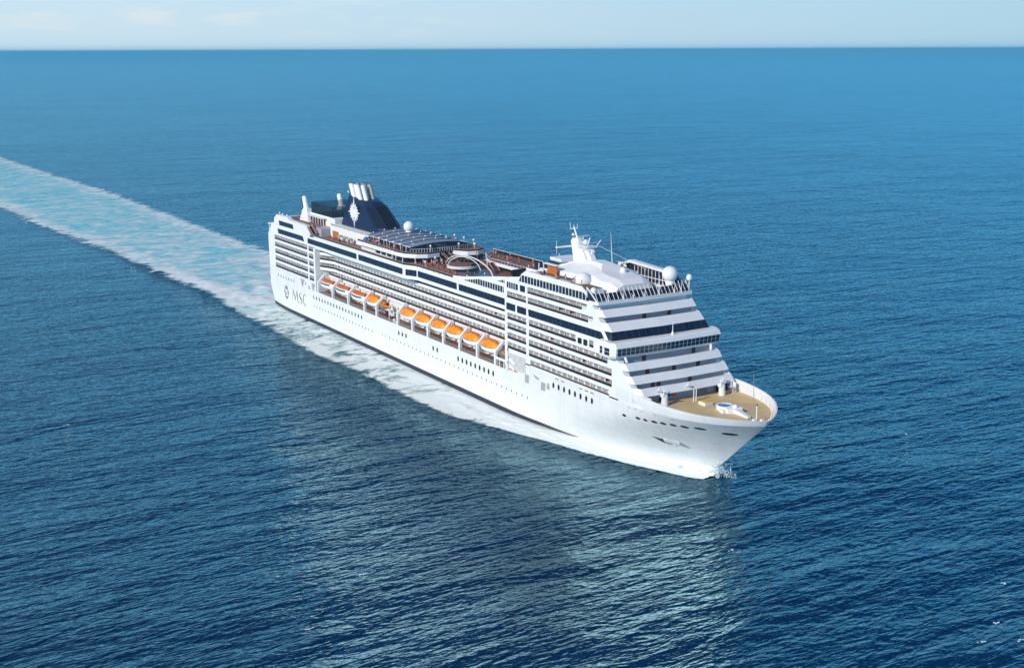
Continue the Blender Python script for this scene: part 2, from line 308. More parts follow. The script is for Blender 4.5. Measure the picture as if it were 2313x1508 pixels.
# the slanted white strips of the front, lofted between sill and top
def fring(X,w,z,x0=88): return [(x0,-16.08,z),(X-2.0,-16.08,z),(X,-w,z),(X+.5,0,z),(X,w,z),(X-2.0,16.08,z),(x0,16.08,z)]
strips=[(40.4,41.3,95.9,95.9,15.6,88),(37.6,39.35,98.6,96.7,15.1,89),(34.45,36.4,101.9,99.6,15.3,92),(25.6,27.3,109.5,108.0,15.4,101),(22.75,24.5,112.3,110.6,15.4,103),(20.2,21.9,115.5,113.9,14.9,104)]
def cring(X,w,z,x0,t=.3):
    o=fring(X,w,z,x0); i=[(x0,-16.08+t,z),(X-2.0-t*.6,-16.08+t,z),(X-t,-w+t*.6,z),(X+.5-t,0,z),(X-t,w-t*.6,z),(X-2.0-t*.6,16.08-t,z),(x0,16.08-t,z)]
    return o+list(reversed(i))
for z0,z1,xb,xt,w,x0 in strips:
    sb.loft([cring(xb,w,z0,x0),cring(xt,w,z1,x0)])
    if z1-z0>1: sb.loft([fring(xb-.32,w-.3,z0+.02,x0),fring(xb-.36,w-.3,z0+.2,x0)])
    else: sb.loft([fring(xb-.32,w-.3,z0+.02,x0),fring(xb-.32,w-.3,z0+.3,x0)])
sup=sb.build('superstructure','white',ship)
# recessed cabin fronts behind the strips
cf=MB()
for z0,z1,xx,w in [(37.8,40.41,94.6,14.7),(34.65,37.61,97.2,14.7),(25.8,28.4,105.6,14.9),(22.95,25.61,108.0,14.8),(20.4,22.76,111.2,14.6)]:
    cf.box(90 if z0>30 else 98,xx,-w,w,z0,z1)
cf.box(104,113.1,-15.3,15.3,17.62,20.25)
cf.build('cabin_front','lilac',ship)
dr=[(96.62,39.0,40.4,[.395,.67]),(0,0,0,0)]
def fdoor(xx,z0,z1,y,w=1.25,m='door'):
    d=MB(); d.box(xx,xx+.06,y-w/2,y+w/2,z0-1.3,z1); d.build('cabin_door',m,ship)
for xx,z0,z1,fr in [(94.6,39.35,40.35,(.41,.67)),(97.2,36.4,37.55,(.45,.72)),(105.6,27.3,28.35,(.25,.78)),(108.0,24.5,25.55,(.23,.51,.77)),(111.2,21.9,22.7,(.21,.27,.60))]:
    for f in fr: fdoor(xx,z0,z1,-15.5+31*f)
d=MB(); d.box(94.6,94.66,-2.6,3.6,38.6,40.3); d.build('lounge_window','glass',ship)
for xx,z0,z1,y in [(105.6,27.3,28.35,.8),(108.0,24.5,25.55,-1.5)]: fdoor(xx,z0,z1,y,1.1,'steel')
# dark panoramic glass band above the bridge
g=MB(); g.loft([fring(103.1,16.05,32.4,98),fring(101.8,15.6,34.4,96.5)]); g.build('panorama_window','glass',ship)
# ---------------------------------------------------------------- window panels
def panel(side,poly,y=A,m='glass',name='window',mull=0,thick=.05,par=None,bev=.3):
    # round the corners of the polygon a little
    pts=[]; n=len(poly)
    for i in range(n):
        p=Vector(poly[i]); a=Vector(poly[i-1]); b=Vector(poly[(i+1)%n])
        da=(a-p); db=(b-p); r=min(bev,da.length*.4,db.length*.4)
        q0=p+da.normalized()*r; q1=p+db.normalized()*r; pts+=[tuple(q0),tuple(p*.5+(q0+q1)*.25),tuple(q1)]
    w=MB(); ya,yb=sorted((side*(y-.02),side*(y+thick))); w.side(pts,ya,yb)
    mats=[m]
    if mull:
        x0=min(p[0] for p in poly); x1=max(p[0] for p in poly); k=1
        mats.append('white')
        while x0+k*mull<x1-.3:
            x=x0+k*mull; zz=[]
            for i in range(n):
                a,b=poly[i-1],poly[i]
                if (a[0]-x)*(b[0]-x)<0: zz.append(a[1]+(b[1]-a[1])*(x-a[0])/(b[0]-a[0]))
            if len(zz)==2 and abs(zz[0]-zz[1])>.3: w.box(x-.11,x+.11,*sorted((side*(y+thick-.02),side*(y+thick+.08))),min(zz),max(zz),1)
            k+=1
    return w.build(name,mats,par or ship)
def rect(x0,x1,z0,z1): return [(x0,z0),(x1,z0),(x1,z1),(x0,z1)]
for s in (-1,1):
    panel(s,[(-133.2,35.35),(-117.4,35.45),(-118.2,37.3),(-133.8,37.3)],name='lounge_window')
    panel(s,[(-134.8,31.75),(-106.4,31.85),(-108.0,33.85),(-135.5,33.75)],name='lounge_window')
    panel(s,rect(-102.9,-56.2,31.7,33.75),name='lounge_window',bev=.5)
    panel(s,rect(-54.6,-18.6,31.7,33.8),name='lounge_window',bev=.5)
    # the angled pane and the long panes of the inboard wall
    w=MB(); ang=[(-16.9,15.83),(-12.4,13.96)]
    nx,ny=(13.8-16.1),-(5.5); l=math.hypot(nx,ny)
    w.loft([[(x,s*(yy+.05),z) for z in (31.7,33.8)] +[(x,s*(yy-.2),z) for z in (33.8,31.7)] for x,yy in ang]); w.build('lounge_window','glass',ship)
    panel(s,rect(-11.8,15.4,31.7,33.8),13.8,name='lounge_window',bev=.15)
    panel(s,rect(16.7,45,31.7,33.8),13.8,name='lounge_window',bev=.15)
    w=MB(); w.loft([[(x,s*(yy+.05),z) for z in (31.7,33.8)] +[(x,s*(yy-.2),z) for z in (33.8,31.7)] for x,yy in [(45.05,13.85),(48.7,15.9)]]); w.build('lounge_window','glass',ship)
    panel(s,rect(49.9,54.9,31.7,33.75),name='lounge_window'); panel(s,rect(55.9,60.9,31.7,33.75),name='lounge_window')
    panel(s,[(62.2,31.7),(100.0,31.9),(98.0,33.95),(61.9,33.75)],name='lounge_window')
    panel(s,rect(50.2,56.3,38.2,39.98),name='cabin_window',mull=1.2); panel(s,rect(57.5,60.3,38.2,40.05),name='cabin_window')
    panel(s,[(56.9,41.08),(92.4,41.08),(89.8,43.05),(58.3,43.05)],name='gallery_window',mull=1.62)
    panel(s,rect(87.2,89.1,28.85,30.45),name='cabin_window'); panel(s,rect(89.9,91.8,28.85,30.5),name='cabin_window')
    panel(s,[(20.0,35.55),(44.6,35.4),(44.4,37.25),(29.4,37.25)],13.8,name='wedge_window',mull=1.5,bev=.1)
    # narrow wedge above it
    panel(s,[(40.6,38.45),(45.0,38.35),(44.9,39.4)],13.8,name='wedge_window',mull=1.3,bev=.1)
    for x in (88.9,91.6,94.2,80,77):
        sl=MB(); sl.box(x-.8,x+.8,*sorted((s*16.08,s*16.13)),16.42,16.62); sl.build('hull_slot','black',hull)
# ---------------------------------------------------------------- balcony tiers
def balcony_row(s,x0,x1,b,yout,yin,pitch=2.75,ww=1.7,op=OP,top=True,slant=0,aftbend=False,dark=.72,extra=True):
    t=MB()
    def plan(ya,yb):
        if aftbend: return [(x0,s*(yb+2.4)),(x0+8,s*yb),(x1,s*yb),(x1,s*ya),(x0+8,s*ya),(x0,s*ya)]
        return [(x0,s*yb),(x1,s*yb),(x1,s*ya),(x0,s*ya)]
    if extra: t.prism(plan(yin,yout),b-1.02,b)
    else: t.prism(plan(yin,yout-.25),b-.05,b+.02)
    row=t.build('balcony_row','white',ship)
    wl_=MB(); ya,yb=sorted((s*(yin-.15),s*yin))
    wl_.box(x0,x1,ya,yb,b,b+op)
    nn=max(1,int(round((x1-x0)/pitch))); pt=(x1-x0)/nn
    for k in range(nn):
        xc=x0+(k+.5)*pt+(.14 if k%2 else -.14)
        wl_.box(xc-ww/2,xc+ww/2,*sorted((s*(yin+.0),s*(yin+.05))),b+.1,b+op-.08,1 if random.random()>.07 else 2)
    pr=wl_
    for k in range(1,nn):
        if pitch<2.5 or k%1==0:
            x=x0+k*pt; pr.box(x-.06,x+.06,*sorted((s*(yin-.1),s*(yout-.35))),b+.03,b+op-(.1 if k%2 else .9))
    wl_.build('cabin_wall',['white','grey','door'],row)
    bg_=MB()
    if aftbend: bg_.loft([[(x,s*(y-d),z) for (d,z) in ((.12,b+.02),(.05,b+.02),(.05,b+dark),(.12,b+dark))] for x,y in ((x0,yout+2.4),(x0+8,yout),(x1,yout))])
    else: bg_.side([(x0,b+.02),(x1,b+.02),(x1-slant*dark/op,b+dark),(x0,b+dark)],*sorted((s*(yout-.12),s*(yout-.05))))
    bg_.build('balustrade','dglass',row)
    hr=MB()
    if aftbend: hr.loft([[(x,s*(y-d),z) for (d,z) in ((.14,b+dark),(.02,b+dark),(.02,b+dark+.09),(.14,b+dark+.09))] for x,y in ((x0,yout+2.4),(x0+8,yout),(x1,yout))])
    else: hr.box(x0,x1-slant*dark/op,*sorted((s*(yout-.14),s*(yout-.02))),b+dark,b+dark+.09)
    hr.build('handrail','rail',row)
for s in (-1,1):
    for k,b in enumerate(B):
        balcony_row(s,-139.4,-103.7,b,A,14.55,ww=2.1,extra=k>0); balcony_row(s,-102.3,-97.6,b,A,14.55,pitch=2.35,ww=1.9,extra=k>0)
    balcony_row(s,-93.0,48.8,B[1],11.7,10.35)
    for b in B[2:4]: balcony_row(s,-95.8,48.8,b,11.7,10.35,aftbend=True)
    balcony_row(s,-95.8,48.8,B[4],11.7,10.35,aftbend=True,op=1.6,dark=.55)
    fwdx={0:(63.1,102.0),1:(62.3,103.1),2:(62.3,103.0),3:(62.3,101.4),4:(62.3,86.3)}
    for k,b in enumerate(B):
        if k: balcony_row(s,50.4,60.9,b,A,14.55,extra=False)
        balcony_row(s,*fwdx[k],b,A,14.55,extra=False)
    balcony_row(s,92.6,94.6,B[4],A,14.55,pitch=2,ww=1.2,extra=False)
    for b,a1,a2,sl_ in ((35.3,61.7,94.2,1.2),(38.25,61.5,91.3,1.0)):
        balcony_row(s,a1,a2,b,A,14.55,pitch=2.8,ww=2.45,extra=False,op=1.8,slant=sl_,dark=.62)
    balcony_row(s,50.2,60.8,35.3,A,14.55,pitch=2.65,ww=2.3,extra=False,op=1.8,dark=.62)
# slab strips of aft rows are part of the row; close the solid band just under the lowest aft tier is the hull
# ---------------------------------------------------------------- bridge
br=MB()
plan=[(98.5,-16.1),(99.5,-17.9),(104.9,-18.1),(106.3,-17.2),(106.8,0),(106.3,17.2),(104.9,18.1),(99.5,17.9),(98.5,16.1)]
def sc(p,dx,dw=0): return [(x+(dx if x>104 else 0),y*(1+dw)) for x,y in p]
br.loft([[(x,y,z) for x,y in sc(plan,dx,dw)] for z,dx,dw in ((28.35,-.5,-.01),(29.0,-.05,0),(31.0,.15,.0),(31.1,.25,.004),(32.05,-.25,-.005),(32.4,-1.0,-.015))])
bridge=br.build('bridge','white',ship)
wn_=24
for k in range(wn_):
    y=-16.9+33.8*(k+.5)/wn_; xx=106.3+.5*(1-abs(y)/17.2)+.0
    for z0,z1 in ((29.12,29.98),(30.1,30.95)):
        pass
    w=MB(); hw_=.56
    for z0,z1 in ((29.12,29.98),(30.1,30.95)):
        w.loft([[(xx-.05+.09*(z0-29),y-hw_,z0),(xx+.07+.09*(z0-29),y-hw_,z0),(xx+.07+.09*(z0-29),y+hw_,z0),(xx-.05+.09*(z0-29),y+hw_,z0)],[(xx-.05+.09*(z1-29),y-hw_,z1),(xx+.07+.09*(z1-29),y-hw_,z1),(xx+.07+.09*(z1-29),y+hw_,z1),(xx-.05+.09*(z1-29),y+hw_,z1)]])
    w.build('bridge_window','glass',bridge)
for s in (-1,1):
    w=MB()
    for z0,z1 in ((29.12,29.98),(30.1,30.95)): w.side(rect(100.2,101.3,z0,z1),*sorted((s*17.8,s*18.0))); w.side(rect(102.4,104.6,z0,z1),*sorted((s*17.9,s*18.12)))
    w.build('bridge_window','glass',bridge)
mm=MB(); mm.lathe((105,2,32.2),[(.5,0),(.35,.6),(.12,1.2),(.08,3.4),(.02,3.8)],8); mm.build('signal_mast','white',bridge)
pl=MB()
for y in (-13.9,13.9): pl.tube((106.6,y,27.2),(106.1,y*1.02,28.6),.38,10)
pl.build('bridge_support','white',bridge)
# ---------------------------------------------------------------- hull openings, portholes, lettering
def disc_xz(x,z,rx,rz,s,n=12,t=.04):
    w=MB(); y=hw(x,z); dz=(hw(x,z+.5)-hw(x,z-.5)); dx=(hw(x+.5,z)-hw(x-.5,z))
    pts=[(x+rx*math.cos(2*math.pi*i/n),z+rz*math.sin(2*math.pi*i/n)) for i in range(n)]
    w.loft([[(px,s*(y+dx*(px-x)+dz*(pz-z)+o),pz) for px,pz in pts] for o in (-.25,t)]); return w
lst=[]
for k in range(7): lst.append((-136.8+17.2*k/6,13.9,.28,.55))
for k in range(17): lst.append((-98.7+45.3*k/16,10.7,.42,.72))
for k in range(3): lst.append((-22.6+2.75*k,10.7,.5,.8))
for x in (2.9,5.7): lst.append((x,10.4,.5,.85))
for k in range(9): lst.append((19.9+22*k/8,10.45,.52,.9))
for k in range(8): lst.append((75.3-0+18.9*k/7,14.35,.5,.85))
lst.append((64.3,11.9,.5,.85)) if False else None
for k in range(20): lst.append((-98.5+54*k/19,7.2,.22,.42))
for k in range(34): lst.append((-36.1+97.6*k/33,7.5,.2,.34))
for (x,z,rx,rz) in [l for l in lst if l]: disc_xz(x,z,rx,rz,-1).build('porthole','black',hull)
pw=MB()
for (x,z,rx,rz) in [l for l in lst if l]:
    w=disc_xz(x,z,rx,rz,1); o=len(pw.v); pw.v+=w.v; pw.f+=[tuple(i+o for i in f) for f in w.f]; pw.m+=w.m
tag(pw.build('porthole','black',hull),kind='stuff')
# mooring openings on the bow flare, with fairlead lips
def lens(x,z,rx,rz,s,m='black',name='mooring_opening'):
    w=MB(); n=14; pts=[]
    for i in range(n):
        a=2*math.pi*i/n; pts.append((x+rx*math.cos(a),z+rz*math.sin(a)*(1 if math.sin(a)>0 else .7)))
    w.loft([[(px,s*(hw(px,pz)+o),pz) for px,pz in pts] for o in (-.3,.04)]); return w.build(name,m,hull)
for s in (-1,1):
    for x,z,rx in ((108.3,13.8,.75),(113.6,14.3,.85),(116.2,14.4,.7),(119.2,14.6,.95),(122.0,14.8,.95),(124.9,15.0,.95),(127.9,15.1,1.1),(131.6,15.3,1.4)): lens(x,z,rx,.42,s)
    lens(136.6,14.4,1.5,.45,s)
    for x,z in ((110.9,16.7),(113.3,16.75),(115.9,16.8),(120.6,16.85),(126.0,16.95)): lens(x,z,.75,.13,s,'steel','hull_slot')
    # anchor pocket: dark recess, anchor and shadowed lip
    w=MB(); q=[(114.7,9.1),(117.6,7.5),(123.6,7.3),(122.4,8.9),(119.3,9.3),(117.3,9.1)]
    w.loft([[(px,s*(hw(px,pz)+o),pz) for px,pz in q] for o in (-.4,.05)]); pk=w.build('anchor_pocket','steel',hull)
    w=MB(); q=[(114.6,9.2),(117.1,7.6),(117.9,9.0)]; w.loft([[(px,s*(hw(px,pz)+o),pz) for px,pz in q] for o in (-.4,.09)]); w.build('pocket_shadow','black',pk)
    w=MB(); 
    q=[(117.6,8.3),(121.6,8.1),(121.9,9.0),(118.0,9.25)]; w.loft([[(px,s*(hw(px,pz)+o),pz) for px,pz in q] for o in (.0,.35)])
    q=[(119.4,7.5),(120.2,7.5),(120.4,8.2),(119.5,8.2)]; w.loft([[(px,s*(hw(px,pz)+o),pz) for px,pz in q] for o in (.0,.3)]); w.build('anchor','white',pk)
# emblem and letters on the starboard quarter
def on_hull(w,pts,o0=-.1,o1=.05,s=-1): w.loft([[(px,s*(16.1+o),pz) for px,pz in pts] for o in (o0,o1)])
em=MB(); cx,cz=-128.3,8.0
n=32
for i in range(n):
    a0,a1=2*math.pi*i/n,2*math.pi*(i+1)/n
    if i%8 in (3,): continue
    f=lambda a,rr:(cx+rr*2.0*math.cos(a),cz+rr*2.45*math.sin(a))
    on_hull(em,[f(a0,.84),f(a1,.84),f(a1,1.0),f(a0,1.0)])
for i in range(16):
    a=2*math.pi*i/16; big=1.42 if i%4==0 else (1.25 if i%2==0 else 1.16)
    on_hull(em,[(cx+1.95*math.cos(a-.14),cz+2.35*math.sin(a-.14)),(cx+1.95*big*math.cos(a)*1.0,cz+2.35*big*math.sin(a)),(cx+1.95*math.cos(a+.14),cz+2.35*math.sin(a+.14))])
def stroke(w,p,q,a,b=None,**k):
    p=Vector(p); q=Vector(q); b=a if b is None else b; d=(q-p).normalized(); nn=Vector((-d.y,d.x))
    on_hull(w,[tuple(p-nn*a/2),tuple(q-nn*b/2),tuple(q+nn*b/2),tuple(p+nn*a/2)],**k)
def curve(w,pts,ws,**k):
    for i in range(len(pts)-1): stroke(w,pts[i],pts[i+1],ws[i],ws[i+1],**k)
curve(em,[(cx-.6,cz+1.3),(cx+.1,cz+1.55),(cx+.75,cz+1.1)],[.25,.5,.3])
curve(em,[(cx-.55,cz-.9),(cx+.1,cz-.6),(cx+.5,cz-1.0)],[.12,.22,.12]); curve(em,[(cx-.5,cz+.5),(cx-.65,cz-.2),(cx-.3,cz-.6)],[.1,.16,.1]); curve(em,[(cx+.5,cz+.5),(cx+.6,cz-.1)],[.1,.14])
em.build('compass_emblem','boot',hull)
le=MB()
stroke(le,(-121.9,6.0),(-120.7,10.4),.16); curve(le,[(-121.0,10.4),(-119.6,8.2),(-118.4,6.4)],[.3,.55,.3]); stroke(le,(-118.4,6.4),(-116.6,10.4),.18); curve(le,[(-116.7,10.4),(-116.2,8.2),(-115.6,5.7)],[.3,.6,.32]); stroke(le,(-116.0,5.7),(-115.1,5.7),.12)
le.build('letter','boot',hull)
le=MB(); curve(le,[(-111.7,9.7),(-112.6,10.1),(-113.6,9.7),(-114.0,9.0),(-113.2,8.2),(-112.0,7.5),(-111.4,6.7),(-111.9,5.9),(-113.0,5.7),(-114.1,6.1)],[.1,.15,.22,.45,.7,.7,.45,.22,.15,.1]); le.build('letter','boot',hull)
le=MB(); curve(le,[(-106.8,9.5),(-107.6,10.2),(-108.7,10.2),(-109.6,9.3),(-110.0,8.0),(-109.6,6.8),(-108.7,5.9),(-107.7,5.6),(-106.6,6.1)],[.1,.15,.25,.42,.5,.42,.28,.18,.1]); le.build('letter','boot',hull)
# mooring and vent openings cut in the quarter and the block ahead of the boats
for q in ([(-111.9,16.2),(-107.6,16.1),(-108.8,14.9),(-109.9,12.9),(-111.3,14.2)],[(-107.3,15.4),(-105.4,15.3),(-107.0,14.0)],[(-104.0,14.6),(-102.4,14.5),(-102.3,13.1),(-103.7,13.1)],[(-100.6,16.1),(-96.7,16.0),(-97.6,14.9),(-98.5,12.9),(-99.8,13.4)]): vo=MB(); on_hull(vo,q,-.1,.04); vo.build('quarter_opening','steel',hull)
for q in ([(60.2,11.9),(62.2,11.9),(62.4,14.3),(60.4,14.4)],[(68.8,11.6),(71,11.6),(71.2,14.0),(69,14.0)],[(71.8,12.6),(73.4,12.6),(73.2,14.2),(72.2,14.4)],[(64.4,15.3),(68.0,14.7),(67.4,14.1),(65.8,14.3)]): vo=MB(); on_hull(vo,q,-.1,.05); vo.build('shell_vent','steel',hull)
rcv=MB(); rcv.side(rect(51.3,60.6,14.4,18.9),-16.1-.05,-15.9); rc=rcv.build('mooring_recess','lightgrey',ship)
for k in range(9):
    w=MB(); xx=51.9+.62*(k%5)+(k//5)*.3; zz=17.6-.35*k*.6-(k//5)*.9; w.lathe((xx+.15,-16.25,zz-.7),[(.05,-.55),(.3,-.4),(.34,0),(.3,.4),(.05,.55)],8)
    w.build('life_raft_canister','white',rc)
w=MB(); w.box(51.6,56,-16.4,-16.1,13.9,14.15); w.build('red_ledge','dorange',rc)
# name strokes at the bow, as faint as they look
nm=MB()
for k,(x,h) in enumerate([(112.2,.8),(112.9,.8),(113.6,.9),(115.5,.4),(116.4,.8),(117.3,.9),(118.1,.8),(118.9,.9),(119.5,.9),(120.9,.9)]):
    s=-1; q=[(x,18.5),(x+.12,18.5),(x+.3,18.5+h),(x+.15,18.5+h)]
    nm.loft([[(px,s*(hw(px,17.6)+ .10*max(0,min(1,(px-112)/20))+o),pz) for px,pz in q] for o in (-.1,.12)])
nm.build('ship_name','steel',hull)
# ---------------------------------------------------------------- lifeboat bay: promenade, bulwark, davits
pm=MB(); pd_=MB()
for s in (-1,1):
    pd_.box(-95.8,50.5,*sorted((s*10.3,s*15.9)),13.12,13.2)
    pm.box(-95.8,50.5,*sorted((s*15.75,s*A)),13.1,13.35)
    pm.box(-95.8,48.9,*sorted((s*10.25,s*10.6)),13.2,19.2)
    pm.box(48.9,50.5,*sorted((s*10.2,s*16.05)),13.1,20.2)
pm.build('promenade_bulwark','white',ship); pd_.build('promenade_deck','prom',ship)
rl=MB()
for s in (-1,1):
    x=-95
    while x<50:
        rl.box(x-.05,x+.05,*sorted((s*15.95,s*16.05)),13.35,14.4); x+=.9
    rl.box(-95.5,50,*sorted((s*15.95,s*16.05)),14.35,14.45); rl.box(-95.5,50,*sorted((s*15.97,s*16.03)),13.85,13.93)
rl.build('promenade_railing','steel',ship)
# people-side clutter on the boat deck wall
wl2=MB()
x=-90
while x<47:
    wl2.box(x,x+1.3,-10.66,-10.6,13.6,15.6); x+=random.choice((4.1,5.3,6.2))
wl2.build('promenade_door','door',ship)
def davit(s,x,wd=.9):
    d=MB(); p=[(16.1,13.1),(16.12,17.5),(13.4,20.2),(11.9,20.4),(11.9,19.8),(13.1,19.5),(15.35,17.2),(15.35,13.1)]
    d.front([(s*y,z) for y,z in p],x-wd/2,x+wd/2)
    d.tube((x,s*13.2,19.6),(x,s*13.2,20.9),.12,6); d.tube((x-.6,s*12.4,20.3),(x+.6,s*12.4,20.3),.22,8); d.tube((x-.35,s*12.2,20.2),(x-.35,s*12.2,21.0),.07,6)
    d.build('davit','white',ship)
AFT=[(-94.4,-80.4),(-79.8,-65.8),(-65.2,-51.4),(-51.0,-40.6)]
FWD=[(-24.0,-12.6),(-12.6,-1.4),(-1.4,9.6),(9.6,20.5),(20.5,31.6),(31.6,43.2)]
dx_=[-94.3,-80.1,-65.5,-51.2,-40.8,-23.8,-12.5,-1.2,9.7,20.6,31.8,42.9]
for s in (-1,1):
    for x in dx_: davit(s,x)
bx=MB()
bx.box(42.9,50.6,-16.1,-15.8,15.4,16.1); bx.box(45.4,45.7,-16.1,-15.85,13.3,15.4); bx.box(48,48.3,-16.1,-15.85,13.3,15.4); bx.box(50.3,50.9,-16.1,-12,13.2,20.1); bx.build('davit_frame','white',ship)
# ---------------------------------------------------------------- lifeboats (things hanging in the davits)
def boat_sec(L,x,kind):
    pass
def make_boat(L,tender,name='lifeboat'):
    t=empty(name,(0,0,0)); h=MB(); W_=2.15; n=14
    def wid(u): return W_*max(.12,(1-abs(2*u-1)**3.2))**.6
    rings=[]
    for i in range(n+1):
        u=i/n; x=-L/2+L*u; w=wid(u); sh=.35*abs(2*u-1)**2
        rings.append([(x,-w,1.9+sh),(x,-w*1.02,1.5+sh),(x,-w*.9,.8+sh*.8),(x,-w*.45,.15+sh),(x,0,0+sh*1.4),(x,w*.45,.15+sh),(x,w*.9,.8+sh*.8),(x,w*1.02,1.5+sh),(x,w,1.9+sh)])
    h.loft(rings); h.build('hull','white',t,smooth=False)
    c=MB(); rings=[]
    if tender:
        for i in range(n+1):
            u=i/n; x=-L/2+L*u; w=wid(u); sh=.35*abs(2*u-1)**2; hh=1.0*(1-abs(2*u-1)**6)
            rings.append([(x,-w,1.9+sh),(x,-w*.98,1.9+sh+.7*hh),(x,-w*.86,1.9+sh+.95*hh),(x,w*.86,1.9+sh+.95*hh),(x,w*.98,1.9+sh+.7*hh),(x,w,1.9+sh)])
        c.loft(rings); c.build('cabin','white',t)
        wdn=MB()
        for sg in (-1,1):
            rr=[]
            for i in range(2,n-1):
                u=i/n; x=-L/2+L*u; w=wid(u); sh=.35*abs(2*u-1)**2; hh=1.0*(1-abs(2*u-1)**6)
                rr.append([(x,sg*(w*.999+.05),2.0+sh),(x,sg*(w*.985+.05),1.9+sh+.62*hh),(x,sg*(w*.9),1.9+sh+.62*hh),(x,sg*(w*.9),2.0+sh)])
            wdn.loft(rr)
        wdn.build('window_band','glass',t)
        r=MB(); rings=[]
        for i in range(2,n):
            u=i/n; x=-L/2+L*u; w=wid(u)*.84; sh=.35*abs(2*u-1)**2; hh=(1-abs(2*u-1)**6)
            rings.append([(x,-w,2.86+sh),(x,-w*.6,3.35+sh),(x,w*.6,3.35+sh),(x,w,2.86+sh)])
        r.loft(rings); r.build('roof','dorange',t)
    else:
        for i in range(n+1):
            u=i/n; x=-L/2+L*u; w=wid(u)*.97; sh=.35*abs(2*u-1)**2; hh=2.15*max(.08,(1-abs(2*u-1)**3.0))**.5
            rings.append([(x,w*math.cos(a),1.9+sh+hh*math.sin(a)) for a in [math.pi*k/10 for k in range(11)]])
        c.loft(rings); c.build('canopy','orange',t,smooth=True)
        tw=MB(); tw.lathe((L*.18,-.9,2.9),[(.55,-.3),(.6,.3),(.5,.75),(.2,.95)],10); tw.lathe((-L*.28,-.6,2.9),[(.4,-.3),(.42,.3),(.3,.55)],8); tw.build('steering_cupola','orange',t,smooth=True)
        tw=MB(); tw.box(-L*.30,L*.30,-.1,.75,3.75,4.05)
        for q in range(6): tw.tube((-L*.3+L*.12*q,.3,3.9),(-L*.3+L*.12*q,.3,4.5),.07,5)
        tw.build('roof_gear','dorange',t)
    b=MB()
    for i in range(n):
        u0,u1=i/n,(i+1)/n
        for sg in (-1,1): b.tube((-L/2+L*u0,sg*(wid(u0)+.06),1.88+.35*abs(2*u0-1)**2),(-L/2+L*u1,sg*(wid(u1)+.06),1.88+.35*abs(2*u1-1)**2),.12,6)
    b.build('rubbing_strake','white',t)
    k=MB()
    for xx in (-L*.36,L*.36): k.tube((xx,0,3.0),(xx,0,4.4),.1,6); k.box(xx-.25,xx+.25,-.2,.2,3.2,3.8)
    k.build('fall_hook','dorange',t)
    return t
tender=make_boat(12.6,True,'tender_boat'); lifeb=make_boat(9.7,False)
ords=['sternmost','second','third']
first=True
for i,(a,b) in enumerate(AFT[:3]):
    o=tender if i==0 else copy_tree(tender); o.location=((a+b)/2+.3,-14.25,15.55)
    tag(o,'white tender boat with dark windows and orange roof, '+['nearest the stern','middle of three','foremost of three'][i],'tender boat','tender boats in the aft davits')
lab=['orange canopied lifeboat just ahead of the three white tenders','orange canopied lifeboat, aftmost of the row of six amidships','orange canopied lifeboat, second from aft in the row of six','orange canopied lifeboat, third from aft in the row of six','orange canopied lifeboat, fourth from aft in the row of six','orange canopied lifeboat, fifth from aft in the row of six','orange canopied lifeboat, foremost of the row of six beside the small red boat']
for i,(a,b) in enumerate([AFT[3]]+FWD):
    o=lifeb if i==0 else copy_tree(lifeb); o.location=((a+b)/2+.1,-14.2,15.75); tag(o,lab[i],'lifeboat','orange lifeboats hanging along the starboard side')
# small rescue boats with their cradles
def rescue(x,lb,z=16.6):
    t=empty('rescue_boat',(x,-13.9,z)); h=MB(); L=5.6; rr=[]
    for i in range(9):
        u=i/8; w=1.15*max(.15,1-abs(2*u-1)**3)**.5; xx=-L/2+L*u
        rr.append([(xx,-w,.9),(xx,-w,.5),(xx,-w*.5,.05),(xx,w*.5,.05),(xx,w,.5),(xx,w,.9)])
    h.loft(rr); h.build('hull','orange',t)
    c=MB(); c.lathe((-.4,0,.9),[(1.1,0),(1.0,.6),(.6,1.0),(.1,1.1)],10); c.build('cover','dorange',t,smooth=True)
    c=MB(); c.box(1.5,2.0,-.4,.4,.9,1.6); c.build('engine','c_dark',t)
    tag(t,lb,'rescue boat'); return t
rescue(46.8,'small orange rescue boat ahead of the foremost orange lifeboat')
rescue(-37.6,'small orange rescue boat under a crane in the gap between the lifeboats',17.0)
cr=MB(); cr.tube((-33.5,-13.2,13.2),(-33.5,-13.2,18.4),.32,10); cr.tube((-33.5,-13.2,18.2),(-30.0,-15.8,18.7),.2,8); cr.box(-35,-32,-15.2,-13.2,16.6,16.9); cr.tube((-31.5,-15.4,13.2),(-31.5,-15.4,16.7),.14,6); cr.build('boat_crane','white',ship)
cr=MB(); cr.box(-36.4,-35.2,-14.6,-13.6,13.3,16.4); cr.box(-30.5,-29.7,-15.2,-14.4,13.3,15.0); cr.build('deck_locker','door',ship)
cr=MB(); cr.lathe((-28.6,-14.9,13.3),[(.6,0),(.6,.9),(.3,1.2)],10); cr.box(-27.4,-24.9,-15.6,-14.5,13.3,14.0); cr.build('winch','white',ship)
# stern fittings and door
st=MB(); st.box(-147.3,-146.6,-15.5,15.5,30.2,31.0); st.box(-146.9,-143.0,-16.0,16.0,34.5,34.9)
for y in (-15.7,-12,-8,-4,0,4,8,12,15.7): st.tube((-146.4,y,31.0),(-146.3,y,34.5),.16,6)
st.build('stern_gallery','white',ship)
st=MB(); st.box(-144.4,-144.2,-14,14,30.9,34.3); st.build('stern_window','glass',ship)
